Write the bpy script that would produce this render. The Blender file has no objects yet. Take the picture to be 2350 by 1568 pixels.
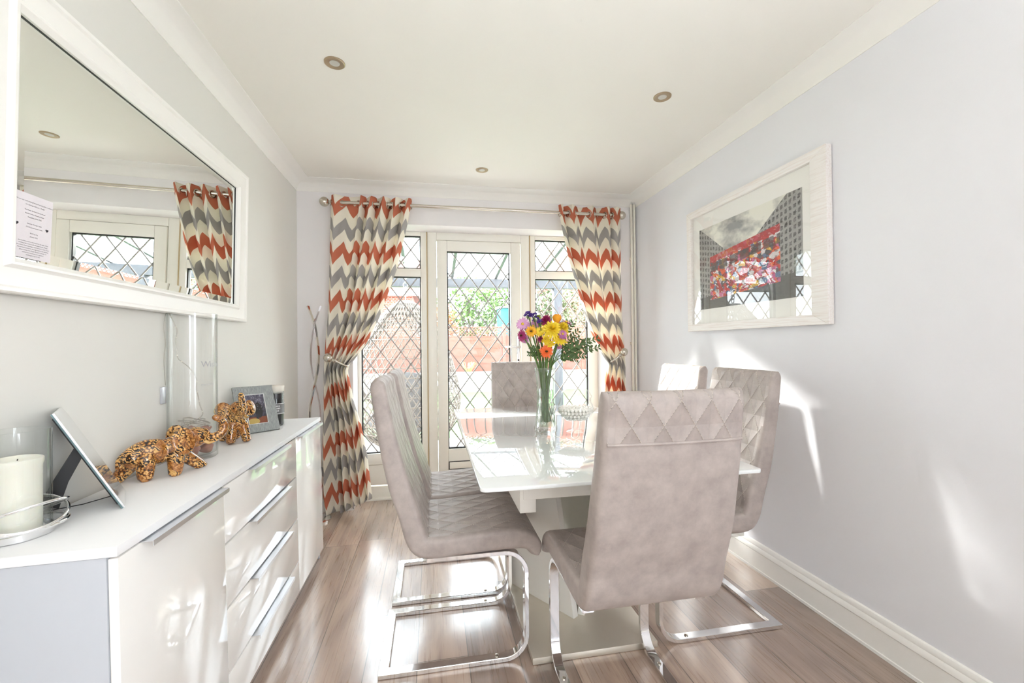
import bpy, bmesh, math, random
from mathutils import Vector, Matrix, Euler
random.seed(7)
SC = bpy.context.scene
COL = SC.collection
PI = math.pi
W_, H_ = 2350, 1568

# ------------------------------------------------------------------ camera
FPX, YAW, PITCH, ROLL, CH = 995.14, .182, .0081, -.0106, 1.196
cd = bpy.data.cameras.new('camera')
cam = bpy.data.objects.new('camera', cd); COL.objects.link(cam)
cd.sensor_fit = 'HORIZONTAL'; cd.sensor_width = 36.0
cd.lens = FPX / W_ * 36.0
cd.clip_start = .02; cd.clip_end = 200
_F = Vector((math.sin(YAW)*math.cos(PITCH), math.cos(YAW)*math.cos(PITCH), math.sin(PITCH)))
_r0 = Vector((math.cos(YAW), -math.sin(YAW), 0)); _u0 = _r0.cross(_F)
_r = math.cos(ROLL)*_r0 + math.sin(ROLL)*_u0
_u = -math.sin(ROLL)*_r0 + math.cos(ROLL)*_u0
cam.matrix_world = Matrix(((_r.x, _u.x, -_F.x, 0), (_r.y, _u.y, -_F.y, 0), (_r.z, _u.z, -_F.z, CH), (0, 0, 0, 1)))
SC.camera = cam

# ------------------------------------------------------------------ world, sun, exposure
wd = bpy.data.worlds.new('sky'); SC.world = wd; wd.use_nodes = True
wn = wd.node_tree.nodes; wn['Background'].inputs[0].default_value = (.87, .935, 1.0, 1)
wn['Background'].inputs[1].default_value = 7.8
sl = bpy.data.lights.new('sun', 'SUN'); sl.energy = 17.0; sl.angle = math.radians(5.0); sl.color = (1, .965, .91)
sun = bpy.data.objects.new('sun', sl); COL.objects.link(sun)
SUN = Vector((.8, -1, -.58)).normalized()
sun.rotation_euler = SUN.to_track_quat('-Z', 'Y').to_euler()
# added fill spot behind the camera, bounced off the ceiling
ul = bpy.data.lights.new('fill_spot', 'SPOT'); ul.energy = 52; ul.spot_size = math.radians(140); ul.spot_blend = .6
ul.shadow_soft_size = .14; ul.color = (.86, .93, 1.0)
fill_ob = bpy.data.objects.new('fill_spot', ul); COL.objects.link(fill_ob)
fill_ob.location = (.40, -.20, 1.35); fill_ob.rotation_euler = (PI, 0, 0)
SC.view_settings.view_transform = 'Standard'; SC.view_settings.look = 'None'
SC.view_settings.gamma = 1; SC.view_settings.use_curve_mapping = False
SC.view_settings.exposure = .82
SC.cycles.max_bounces = 10; SC.cycles.diffuse_bounces = 6; SC.cycles.glossy_bounces = 5
SC.cycles.transparent_max_bounces = 24; SC.cycles.transmission_bounces = 6
SC.cycles.sample_clamp_indirect = 6

# room extents
L, R, D, H = -.956, 1.674, 3.356, 2.4
YF, YB = 3.555, -2.4            # window frame plane, open rear edge
OX0, OX1, OZ = -.575, 1.408, 2.116   # opening in the window wall

# ------------------------------------------------------------------ mesh helpers
class MB:
    def __init__(s): s.v = []; s.f = []; s.uv = {}; s.mi = {}
    def add(s, vs, fs, mi=0):
        b = len(s.v); s.v += [tuple(v) for v in vs]
        for f in fs:
            if mi: s.mi[len(s.f)] = mi
            s.f.append(tuple(b+i for i in f))
        return s
    def box(s, x0, x1, y0, y1, z0, z1, mi=0, M=None):
        vs = [(x, y, z) for z in (z0, z1) for y in (y0, y1) for x in (x0, x1)]
        if M is not None: vs = [M @ Vector(v) for v in vs]
        return s.add(vs, [(0, 2, 3, 1), (4, 5, 7, 6), (0, 1, 5, 4), (2, 6, 7, 3), (0, 4, 6, 2), (1, 3, 7, 5)], mi)
    def tube(s, pts, r, n=8, closed=False, mi=0, cap=True):
        pts = [Vector(p) for p in pts]; m = len(pts); rs = r if isinstance(r, (list, tuple)) else [r]*m
        rings = []; ref = None
        for i, p in enumerate(pts):
            a = pts[(i-1) % m] if (closed or i > 0) else p; b = pts[(i+1) % m] if (closed or i < m-1) else p
            t = (b-a).normalized()
            if ref is None:
                ref = Vector((0, 0, 1)) if abs(t.z) < .9 else Vector((1, 0, 0))
            u = (ref - t*ref.dot(t)); u = u.normalized() if u.length > 1e-6 else t.orthogonal().normalized()
            ref = u; w = t.cross(u)
            rings.append([p + (u*math.cos(2*PI*k/n) + w*math.sin(2*PI*k/n))*rs[i] for k in range(n)])
        vs = [v for rg in rings for v in rg]; fs = []
        for i in range(m if closed else m-1):
            j = (i+1) % m
            for k in range(n):
                fs.append((i*n+k, i*n+(k+1) % n, j*n+(k+1) % n, j*n+k))
        if not closed and cap:
            fs.append(tuple(range(n-1, -1, -1))); fs.append(tuple((m-1)*n+k for k in range(n)))
        return s.add(vs, fs, mi)
    def ribbon(s, pts, lat, w, t, mi=0):
        """flat bar swept along pts; lat = direction of the wide side"""
        pts = [Vector(p) for p in pts]; lat = Vector(lat).normalized(); m = len(pts); vs = []; fs = []
        for i, p in enumerate(pts):
            d1 = (p-pts[i-1]).normalized() if i > 0 else None
            d2 = (pts[i+1]-p).normalized() if i < m-1 else None
            d = ((d1 or d2)+(d2 or d1)).normalized(); nn = lat.cross(d).normalized()
            sc = 1/max(.5, nn.dot(lat.cross(d2 or d1).normalized()))
            for a, b in ((-1, -1), (1, -1), (1, 1), (-1, 1)):
                vs.append(p + lat*a*w/2 + nn*b*t/2*sc)
        for i in range(m-1):
            for k in range(4): fs.append((i*4+k, i*4+(k+1) % 4, i*4+4+(k+1) % 4, i*4+4+k))
        fs.append((3, 2, 1, 0)); e = (m-1)*4; fs.append((e, e+1, e+2, e+3))
        return s.add(vs, fs, mi)
    def lathe(s, prof, c=(0, 0, 0), n=32, mi=0, fn=None, M=None):
        vs = []; fs = []; m = len(prof)
        for r, z in prof:
            for k in range(n):
                a = 2*PI*k/n; rr = r if fn is None else fn(r, z, a)
                v = Vector((rr*math.cos(a), rr*math.sin(a), z))
                if M is not None: v = M @ v
                vs.append(v + Vector(c))
        for i in range(m-1):
            for k in range(n): fs.append((i*n+k, i*n+(k+1) % n, i*n+n+(k+1) % n, i*n+n+k))
        if prof[0][0] < 1e-3+.0 or True:
            if prof[0][0] > 0: fs.append(tuple(range(n-1, -1, -1)))
            if prof[-1][0] > 0: fs.append(tuple((m-1)*n+k for k in range(n)))
        return s.add(vs, fs, mi)
    def shell(s, prof, c=(0, 0, 0), n=40, mi=0, fn=None):
        """open lathe without caps"""
        k0 = len(s.f); s.lathe(prof, c, n, mi, fn)
        keep = [f for f in s.f[k0:] if len(f) == 4]; s.f = s.f[:k0] + keep
        return s
    def ball(s, c, r, nu=16, nv=10, mi=0, M=None):
        vs = []; fs = []; c = Vector(c); rr = Vector(r) if not isinstance(r, (int, float)) else Vector((r, r, r))
        def P(x, y, z):
            v = Vector((x*rr.x, y*rr.y, z*rr.z))
            return c + (M @ v if M is not None else v)
        vs.append(P(0, 0, -1))
        for j in range(1, nv):
            t = -PI/2+PI*j/nv
            for k in range(nu):
                a = 2*PI*k/nu; vs.append(P(math.cos(t)*math.cos(a), math.cos(t)*math.sin(a), math.sin(t)))
        vs.append(P(0, 0, 1)); top = len(vs)-1
        for k in range(nu): fs.append((0, 1+(k+1) % nu, 1+k))
        for j in range(nv-2):
            for k in range(nu):
                a = 1+j*nu+k; b = 1+j*nu+(k+1) % nu; fs.append((a, b, b+nu, a+nu))
        b0 = 1+(nv-2)*nu
        for k in range(nu): fs.append((b0+k, b0+(k+1) % nu, top))
        return s.add(vs, fs, mi)
    def grid(s, fn, nu, nv, mi=0, uvfn=None):
        b = len(s.v)
        for j in range(nv+1):
            for i in range(nu+1): s.v.append(tuple(fn(i/nu, j/nv)))
        for j in range(nv):
            for i in range(nu):
                a = b+j*(nu+1)+i; f = (a, a+1, a+nu+2, a+nu+1)
                if mi: s.mi[len(s.f)] = mi
                if uvfn: s.uv[len(s.f)] = [uvfn(i/nu, j/nv), uvfn((i+1)/nu, j/nv), uvfn((i+1)/nu, (j+1)/nv), uvfn(i/nu, (j+1)/nv)]
                s.f.append(f)
        return s
    def prism(s, poly, axis, a, b, mi=0):
        """poly = 2D points; axis 0/1/2 extrude axis from a to b"""
        def P(p, t):
            q = list(p); q.insert(axis, t); return tuple(q)
        n = len(poly); vs = [P(p, a) for p in poly]+[P(p, b) for p in poly]
        fs = [tuple(range(n)), tuple(range(2*n-1, n-1, -1))]+[(i, (i+1) % n, n+(i+1) % n, n+i) for i in range(n)]
        return s.add(vs, fs, mi)
    def build(s, name, mats, parent=None, bevel=0, smooth=40, local=False, seg=2):
        me = bpy.data.meshes.new(name)
        off = Vector((0, 0, 0)); q = None if local else parent
        while q is not None: off += q.location; q = q.parent
        me.from_pydata([tuple(Vector(v)-off) for v in s.v], [], s.f)
        for m in (mats if isinstance(mats, (list, tuple)) else [mats]): me.materials.append(m)
        for i, m in s.mi.items(): me.polygons[i].material_index = m
        if s.uv:
            ul = me.uv_layers.new(name='UVMap')
            for i, uvs in s.uv.items():
                for li, uv in zip(me.polygons[i].loop_indices, uvs): ul.data[li].uv = uv
        bm = bmesh.new(); bm.from_mesh(me)
        if not s.uv: bmesh.ops.recalc_face_normals(bm, faces=bm.faces)
        if bevel:
            ed = [e for e in bm.edges if len(e.link_faces) == 2 and e.calc_face_angle(0) > .6]
            bmesh.ops.bevel(bm, geom=ed, offset=bevel, segments=seg, profile=.5, affect='EDGES', clamp_overlap=True)
        bm.to_mesh(me); bm.free()
        if smooth:
            me.polygons.foreach_set('use_smooth', [True]*len(me.polygons))
            me.set_sharp_from_angle(angle=math.radians(smooth))
        me.update()
        o = bpy.data.objects.new(name, me); COL.objects.link(o)
        if parent is not None: o.parent = parent
        return o
def tag(o, label=None, cat=None, group=None, kind=None):
    if label: o['label'] = label
    if cat: o['category'] = cat
    if group: o['group'] = group
    if kind: o['kind'] = kind
    return o
def thing(name, label, cat, loc=(0, 0, 0), rot=(0, 0, 0), group=None):
    o = bpy.data.objects.new(name, None); COL.objects.link(o)
    o.empty_display_size = .1; o.location = loc; o.rotation_euler = rot
    return tag(o, label, cat, group)
def struct(name, label, loc=(0, 0, 0)):
    o = bpy.data.objects.new(name, None); COL.objects.link(o); o.location = loc
    return tag(o, label, None, None, 'structure')
def dup(root, loc, rotz, label):
    r = root.copy(); COL.objects.link(r); r.location = loc; r.rotation_euler = (0, 0, rotz); r['label'] = label
    for ch in list(root.children):
        c = ch.copy(); COL.objects.link(c); c.parent = r
        for g in list(ch.children):
            d = g.copy(); COL.objects.link(d); d.parent = c
    return r

# ------------------------------------------------------------------ material helpers
def S(r, g, b):
    f = lambda c: (c/255/12.92) if c/255 <= .04045 else ((c/255+.055)/1.055)**2.4
    return (f(r), f(g), f(b), 1)
class NT:
    def __init__(s, name):
        s.m = bpy.data.materials.new(name); s.m.use_nodes = True; s.t = s.m.node_tree
        s.n = s.t.nodes; s.b = s.n['Principled BSDF']; s.out = s.n['Material Output']
    def new(s, typ, **kw):
        n = s.n.new(typ)
        for k, v in kw.items(): setattr(n, k, v)
        return n
    def set(s, sock, v):
        if isinstance(v, bpy.types.NodeSocket): s.t.links.new(v, sock)
        else: sock.default_value = v
    def math(s, op, a, b=0.0, c=0.0):
        n = s.new('ShaderNodeMath', operation=op); s.set(n.inputs[0], a); s.set(n.inputs[1], b)
        if len(n.inputs) > 2: s.set(n.inputs[2], c)
        return n.outputs[0]
    def coord(s, kind='Object'): return s.new('ShaderNodeTexCoord').outputs[kind]
    def xyz(s, v):
        n = s.new('ShaderNodeSeparateXYZ'); s.set(n.inputs[0], v); return n.outputs
    def comb(s, x=0.0, y=0.0, z=0.0):
        n = s.new('ShaderNodeCombineXYZ')
        for i, a in enumerate((x, y, z)): s.set(n.inputs[i], a)
        return n.outputs[0]
    def noise(s, vec, scale=5, detail=3, rough=.5, dist=0.0, out='Fac'):
        n = s.new('ShaderNodeTexNoise'); s.set(n.inputs['Vector'], vec); n.inputs['Scale'].default_value = scale
        n.inputs['Detail'].default_value = detail; n.inputs['Roughness'].default_value = rough
        n.inputs['Distortion'].default_value = dist; return n.outputs[out]
    def ramp(s, fac, stops, mode='LINEAR'):
        n = s.new('ShaderNodeValToRGB'); n.color_ramp.interpolation = mode; e = n.color_ramp.elements
        while len(e) < len(stops): e.new(.5)
        for el, (p, c) in zip(e, stops): el.position = p; el.color = c
        s.set(n.inputs[0], fac); return n.outputs[0]
    def mix(s, fac, a, b, blend='MIX'):
        n = s.new('ShaderNodeMix', data_type='RGBA', blend_type=blend)
        s.set(n.inputs[0], fac); s.set(n.inputs[6], a); s.set(n.inputs[7], b); return n.outputs[2]
    def bump(s, h, strength=.3, dist=.01):
        n = s.new('ShaderNodeBump'); s.set(n.inputs['Height'], h); n.inputs['Strength'].default_value = strength
        n.inputs['Distance'].default_value = dist; return n.outputs[0]
    def p(s, **kw):
        for k, v in kw.items(): s.set(s.b.inputs[k.replace('_', ' ')], v)
        return s
    def scale(s, v, x, y, z):
        n = s.new('ShaderNodeMapping'); s.set(n.inputs[0], v); n.inputs['Scale'].default_value = (x, y, z); return n.outputs[0]
def plain(name, col, rough=.5, metal=0, **kw):
    m = NT(name); m.p(Base_Color=col, Roughness=rough, Metallic=metal)
    for k, v in kw.items(): m.set(m.b.inputs[k.replace('_', ' ')], v)
    return m.m
def paint(name, col, rough=.85, bump=.05):
    m = NT(name); c = m.coord(); n = m.noise(c, 90, 4, .6)
    m.p(Base_Color=m.mix(m.noise(c, 2.5, 3), col, tuple(min(1, x*1.03) for x in col[:3])+(1,)), Roughness=rough,
        Normal=m.bump(n, bump, .004))
    return m.m
def thin_glass(name, tint=(.97, .985, .98, 1), edge=(.62, .68, .67, 1), refl=.06, rough=.0, bump=None):
    m = NT(name); m.n.remove(m.b)
    lw = m.new('ShaderNodeLayerWeight'); lw.inputs[0].default_value = .35
    tr = m.new('ShaderNodeBsdfTransparent'); gl = m.new('ShaderNodeBsdfGlossy'); gl.inputs['Roughness'].default_value = rough
    f = m.math('POWER', lw.outputs['Facing'], 2.5)
    m.set(tr.inputs[0], m.mix(f, tint, edge))
    fac = m.math('MINIMUM', m.math('ADD', m.math('MULTIPLY', m.math('POWER', lw.outputs['Facing'], 3.5), .75), refl), 1.0)
    if bump:
        bn = bump(m); m.set(lw.inputs['Normal'], bn); m.set(gl.inputs['Normal'], bn)
    mx = m.new('ShaderNodeMixShader'); m.set(mx.inputs[0], fac)
    m.t.links.new(tr.outputs[0], mx.inputs[1]); m.t.links.new(gl.outputs[0], mx.inputs[2])
    m.t.links.new(mx.outputs[0], m.out.inputs[0]); return m.m

M = {}
M['ceiling'] = paint('ceiling_paint', S(241, 238, 231))
M['coving'] = paint('coving_paint', S(243, 241, 236), .7)
M['wall_l'] = paint('left_wall_paint', S(226, 224, 218))
M['wall_r'] = paint('right_wall_paint', S(234, 234, 238))
M['wall_b'] = paint('window_wall_paint', S(238, 235, 235))
M['gloss_paint'] = paint('gloss_trim_paint', S(246, 244, 239), .3, .02)
M['upvc'] = plain('white_upvc', S(243, 240, 231), .28)
M['gasket'] = plain('black_gasket', S(25, 25, 27), .5)
M['lead'] = plain('lead_came', S(172, 170, 167), .5, .15)
M['pane'] = thin_glass('window_glass', (.98, .99, .985, 1), (.9, .93, .92, 1), .05)
M['gapline'] = plain('panel_joint_brown', S(190, 168, 130), .6)
M['chrome'] = plain('chrome', (.86, .86, .87, 1), .06, 1)
M['nickel'] = plain('satin_nickel', S(205, 198, 186), .22, 1)
M['alu'] = plain('brushed_aluminium', S(226, 228, 232), .3, 1)
M['steel'] = plain('brushed_steel_plate', S(226, 219, 205), .36, .6)
M['white_gloss'] = plain('white_gloss_front', S(250, 248, 244), .06, 0, Coat_Weight=.4, Coat_Roughness=.02)
M['white_matt'] = plain('white_matt_board', S(242, 242, 243), .45)
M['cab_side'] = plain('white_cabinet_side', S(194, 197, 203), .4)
M['mirror'] = plain('mirror_silver', (.90, .92, .885, 1), .0, 1)
M['white_glass'] = plain('white_glass_top', S(246, 250, 251), .02, 0, Coat_Weight=1.0, Coat_Roughness=.0, Specular_IOR_Level=.8)
M['white_lacquer'] = plain('white_lacquer', S(248, 246, 240), .2)
M['black'] = plain('black_plastic', S(28, 27, 28), .4)
M['black_felt'] = plain('black_backing', S(40, 40, 42), .8)
M['glass'] = thin_glass('clear_glass', (.985, .992, .99, 1), (.74, .79, .78, 1), .05)
M['jar_glass'] = thin_glass('jar_glass', (1, 1, 1, 1), (.84, .88, .88, 1), .04)
M['picture_glass'] = thin_glass('picture_glass', (1, 1, 1, 1), (.97, .97, .96, 1), .04)
M['white_plastic'] = plain('white_plastic', S(240, 236, 224), .35)

def leather(name, quilt):
    m = NT(name); uv = m.coord('UV'); ob = m.coord()
    mot = m.noise(ob, 16, 5, .65); fine = m.noise(ob, 160, 2)
    base = m.mix(m.ramp(mot, [(.33, (0, 0, 0, 1)), (.72, (1, 1, 1, 1))]), S(164, 153, 148), S(190, 179, 173))
    h = m.math('MULTIPLY', fine, .05)
    if quilt:
        x = m.xyz(uv); a = m.math('DIVIDE', x[0], .0875); b = m.math('DIVIDE', x[1], .132)
        def d(t):  # distance to the stitch line, 0 on the line
            fr = m.math('FRACT', t); return m.math('MINIMUM', fr, m.math('SUBTRACT', 1.0, fr))
        d1 = d(m.math('ADD', a, b)); d2 = d(m.math('SUBTRACT', a, b)); mn = m.math('MINIMUM', d1, d2)
        puff = m.math('POWER', m.math('MULTIPLY', mn, 2.0), .5)
        h = m.math('ADD', puff, h)
        st = m.math('LESS_THAN', mn, .014); dash = m.math('GREATER_THAN', m.math('FRACT', m.math('DIVIDE', x[1], .0085)), .3)
        base = m.mix(m.math('MULTIPLY', m.math('MULTIPLY', st, dash), .75), base, S(226, 216, 204))
        m.p(Normal=m.bump(h, .8, .012))
    else:
        m.p(Normal=m.bump(h, .25, .004))
    m.p(Base_Color=base, Roughness=m.math('ADD', m.math('MULTIPLY', mot, .2), .36), Specular_IOR_Level=.45)
    return m.m
M['leather'] = leather('taupe_leather', False); M['quilt'] = leather('quilted_taupe_leather', True)

def floor_mat():
    m = NT('oak_plank_floor'); x = m.xyz(m.coord())
    pw, pl = .192, 1.22
    rx = m.math('DIVIDE', m.math('ADD', x[0], 10.05), pw); row = m.math('FLOOR', rx)
    wn_ = m.new('ShaderNodeTexWhiteNoise', noise_dimensions='1D'); m.set(wn_.inputs['W'], row)
    ry = m.math('ADD', m.math('DIVIDE', x[1], pl), m.math('MULTIPLY', wn_.outputs[0], 7.0)); idx = m.math('FLOOR', ry)
    wn2 = m.new('ShaderNodeTexWhiteNoise', noise_dimensions='2D'); m.set(wn2.inputs['Vector'], m.comb(row, idx, 0.0))
    rnd = wn2.outputs[0]
    off = m.math('MULTIPLY', rnd, 37.0)
    v = m.comb(m.math('MULTIPLY', m.math('ADD', x[0], off), 5.5), m.math('MULTIPLY', m.math('ADD', x[1], off), .75), off)
    g1 = m.noise(v, 1.5, 4, .55, 1.8); g2 = m.noise(m.scale(v, 9, 1.6, 1), 3.0, 4, .6, .6)
    tone = m.math('ADD', m.math('MULTIPLY', g1, .62), m.math('ADD', m.math('MULTIPLY', g2, .13), m.math('ADD', .09, m.math('MULTIPLY', m.math('SUBTRACT', rnd, .5), .26))))
    col = m.ramp(tone, [(.2, S(118, 99, 88)), (.42, S(166, 142, 126)), (.58, S(198, 173, 154)), (.8, S(224, 202, 182))])
    fx = m.math('FRACT', rx); fy = m.math('FRACT', ry)
    gx = m.math('LESS_THAN', m.math('MINIMUM', fx, m.math('SUBTRACT', 1.0, fx)), .0095)
    gy = m.math('LESS_THAN', m.math('MINIMUM', fy, m.math('SUBTRACT', 1.0, fy)), .0015)
    gap = m.math('MAXIMUM', gx, gy)
    col = m.mix(m.math('MULTIPLY', gap, .7), col, S(70, 58, 50))
    h = m.math('SUBTRACT', m.math('MULTIPLY', g2, .12), gap)
    m.p(Base_Color=col, Roughness=m.math('ADD', m.math('MULTIPLY', g2, .06), .25), Specular_IOR_Level=.8, Coat_Weight=1.0, Coat_IOR=1.75, Coat_Roughness=.16, Normal=m.bump(h, .25, .003)); return m.m
M['floor'] = floor_mat()

def chevron():
    m = NT('chevron_curtain_fabric'); m.n.remove(m.b); x = m.xyz(m.coord('UV'))
    P, p, amp = .345, .132, .092
    fr = m.math('FRACT', m.math('DIVIDE', x[0], p)); zig = m.math('MULTIPLY', m.math('ABSOLUTE', m.math('SUBTRACT', fr, .5)), 2*amp)
    t = m.math('FRACT', m.math('DIVIDE', m.math('ADD', x[1], zig), P))
    cream, org, gry = S(254, 249, 236), S(216, 132, 104), S(186, 182, 179)
    col = m.ramp(t, [(0, org), (.25, cream), (.5, gry), (.75, cream)], 'CONSTANT')
    wv = m.noise(m.scale(m.coord('UV'), 900, 120, 1), 1, 2)
    col = m.mix(m.math('MULTIPLY', wv, .07), col, (.35, .3, .26, 1))
    df = m.new('ShaderNodeBsdfDiffuse'); tl = m.new('ShaderNodeBsdfTranslucent'); mx = m.new('ShaderNodeMixShader')
    m.set(df.inputs[0], col); m.set(tl.inputs[0], col); mx.inputs[0].default_value = .32
    bn = m.bump(wv, .15, .002); m.set(df.inputs['Normal'], bn)
    m.t.links.new(df.outputs[0], mx.inputs[1]); m.t.links.new(tl.outputs[0], mx.inputs[2]); m.t.links.new(mx.outputs[0], m.out.inputs[0])
    return m.m
M['chevron'] = chevron()

def elephant_mat():
    m = NT('patchwork_animal_print'); c = m.coord()
    v = m.new('ShaderNodeTexVoronoi', feature='F1'); m.set(v.inputs['Vector'], c); v.inputs['Scale'].default_value = 38
    pid = m.xyz(v.outputs['Color'])[0]
    stripes = m.new('ShaderNodeTexWave', wave_type='BANDS', bands_direction='DIAGONAL'); m.set(stripes.inputs['Vector'], c)
    stripes.inputs['Scale'].default_value = 44; stripes.inputs['Distortion'].default_value = 14; stripes.inputs['Detail'].default_value = 3
    stripes.inputs['Detail Scale'].default_value = 1.4
    spots = m.new('ShaderNodeTexVoronoi', feature='F1'); m.set(spots.inputs['Vector'], c); spots.inputs['Scale'].default_value = 150
    nz = m.noise(c, 62, 6, .7, 2.2)
    a = m.mix(m.math('GREATER_THAN', pid, .38), stripes.outputs['Fac'], m.math('MULTIPLY', m.math('SUBTRACT', 1.05, spots.outputs['Distance']), 1.0))
    a = m.mix(m.math('GREATER_THAN', pid, .66), a, nz)
    bw = m.new('ShaderNodeRGBToBW'); m.set(bw.inputs[0], a)
    col = m.ramp(bw.outputs[0], [(.24, S(38, 24, 14)), (.40, S(98, 58, 28)), (.54, S(178, 112, 50)), (.70, S(226, 176, 104))])
    m.p(Base_Color=col, Roughness=.12, Coat_Weight=.8, Coat_Roughness=.05); return m.m
M['elephant'] = elephant_mat()

# ------------------------------------------------------------------ room shell
def room():
    o = MB().box(L-.3, R+.3, YB, YF+.12, -.12, 0).build('floor', M['floor'], smooth=0); tag(o, 'oak plank floor running towards the glazed door', kind='structure')
    o = MB().box(L-.3, R+.3, YB, YF+.12, H, H+.12).build('ceiling', M['ceiling'], smooth=0); tag(o, 'plain cream painted ceiling', kind='structure')
    o = MB().box(L-.2, L, YB, YF+.12, 0, H).build('wall_left', M['wall_l'], smooth=0); tag(o, 'pale grey wall behind the mirror and sideboard', kind='structure')
    b = MB(); b.box(R, R+.2, -1.1, YF+.12, 0, H); b.box(R, R+.2, YB, -2.25, 0, H); b.box(R, R+.2, -2.25, -1.1, 0, .5); b.box(R, R+.2, -2.25, -1.1, 2.1, H)  # unseen opening towards the rear, added to let in fill light
    o = b.build('wall_right', M['wall_r'], smooth=0); tag(o, 'white wall that carries the framed print', kind='structure')
    b = MB()
    b.box(L, OX0, D, YF+.1, 0, H); b.box(OX1, R, D, YF+.1, 0, H); b.box(OX0, OX1, D, YF+.1, OZ, H)
    o = b.build('wall_back', M['wall_b'], smooth=0); tag(o, 'white wall around the glazed door and side windows', kind='structure')
    o = MB().box(L-.2, R+.2, YB-.12, YB, 0, H).build('wall_rear', M['wall_r'], smooth=0); tag(o, 'white wall behind the camera', kind='structure')
    # coving: concave quarter profile, mitred, on three sides
    cv, chh = .068, .1025
    def prof(t):   # t 0 at wall, 1 at ceiling -> (out from wall, below ceiling)
        a = t*PI/2
        return (chh-chh*math.cos(a)*.98-.0, cv-cv*math.sin(a)*.98) if 0 else (chh*(1-math.cos(a)), cv*(1-math.sin(a)))
    P = [(0.0, cv+.004), (.004, cv+.004)]+[(.004+prof(i/8)[0]*.93, .004+prof(i/8)[1]) for i in range(9)]+[(chh, .003), (chh, -.002), (0, -.002)]
    def path_pt(k, q):
        o_, d_ = q
        return [(L+o_, YB, H-d_), (L+o_, D-o_, H-d_), (R-o_, D-o_, H-d_), (R-o_, YB, H-d_)][k]
    b = MB(); n = len(P)
    vs = [path_pt(k, q) for k in range(4) for q in P]; fs = []
    for k in range(3):
        for i in range(n): fs.append((k*n+i, k*n+(i+1) % n, k*n+n+(i+1) % n, k*n+n+i))
    b.add(vs, fs); o = b.build('trim_1', M['coving'], smooth=35); tag(o, 'white concave coving round the ceiling', kind='structure')
    # skirting: moulded profile (out, height)
    K = [(0, 0), (.018, 0), (.018, .012), (.014, .014), (.014, .098), (.018, .104), (.017, .116), (.011, .126), (.012, .134), (.007, .146), (0, .15)]
    b = MB().prism([(R-x, z) for x, z in K], 1, YB, D); o = b.build('baseboard_right', M['gloss_paint'], smooth=30); tag(o, 'white moulded skirting under the framed print', kind='structure')
    b = MB().prism([(L+x, z) for x, z in K], 1, YB, D); o = b.build('baseboard_left', M['gloss_paint'], smooth=30); tag(o, 'white moulded skirting behind the sideboard', kind='structure')
    b = MB().prism([(D-x, z) for x, z in K], 0, L, OX0); b.prism([(D-x, z) for x, z in K], 0, OX1, R)
    o = b.build('baseboard_back', M['gloss_paint'], smooth=30); tag(o, 'white moulded skirting on the window wall', kind='structure')
room()

def lattice(mb, x0, x1, z0, z1, y, cx, cz, pw=.155, ph=.208, w=.0092, t=.004):
    """diamond lead strips clipped to the pane; a crossing sits at (cx, cz)"""
    for sgn in (1, -1):
        k0 = int((x1-x0)/pw+(z1-z0)/ph)+3
        for k in range(-k0, k0+1):
            # line: (x-cx)/pw + sgn*(z-cz)/ph = k
            pts = []
            for X in (x0, x1):
                Z = cz+sgn*ph*(k-(X-cx)/pw)
                if z0 <= Z <= z1: pts.append((X, Z))
            for Z in (z0, z1):
                X = cx+pw*(k-sgn*(Z-cz)/ph)
                if x0 < X < x1: pts.append((X, Z))
            if len(pts) < 2: continue
            (a, b_), (c, d_) = pts[0], pts[1]
            if math.hypot(a-c, b_-d_) < .01: continue
            ln = math.hypot(c-a, d_-b_); nx, nz = -(d_-b_)/ln*w/2, (c-a)/ln*w/2
            vs = []
            for yy in (y-t+sgn*.0012, y+t+sgn*.0012):
                vs += [(a+nx, yy, b_+nz), (c+nx, yy, d_+nz), (c-nx, yy, d_-nz), (a-nx, yy, b_-nz)]
            mb.add(vs, [(0, 1, 2, 3), (7, 6, 5, 4), (0, 4, 5, 1), (2, 6, 7, 3), (1, 5, 6, 2), (0, 3, 7, 4)])
def pane(root, x0, x1, z0, z1, y, cx, cz):
    MB().box(x0, x1, y-.002, y+.002, z0, z1).build('glass_pane', M['pane'], root, smooth=0)
    g = MB(); e = .0085
    for a in ((x0, x0+e, z0, z1), (x1-e, x1, z0, z1), (x0+e, x1-e, z0, z0+e), (x0+e, x1-e, z1-e, z1)): g.box(a[0], a[1], y-.014, y+.014, a[2], a[3])
    g.build('gasket', M['gasket'], root, smooth=0)
    m = MB(); lattice(m, x0+e, x1-e, z0+e, z1-e, y, cx, cz); m.build('lead_lattice', M['lead'], root, smooth=0)
def frame_rect(mb, x0, x1, z0, z1, w, y0, y1, wb=None, wt=None):
    wb = w if wb is None else wb; wt = w if wt is None else wt
    mb.box(x0, x0+w, y0, y1, z0, z1); mb.box(x1-w, x1, y0, y1, z0, z1)
    mb.box(x0+w, x1-w, y0, y1, z0, z0+wb); mb.box(x0+w, x1-w, y0, y1, z1-wt, z1)

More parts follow.
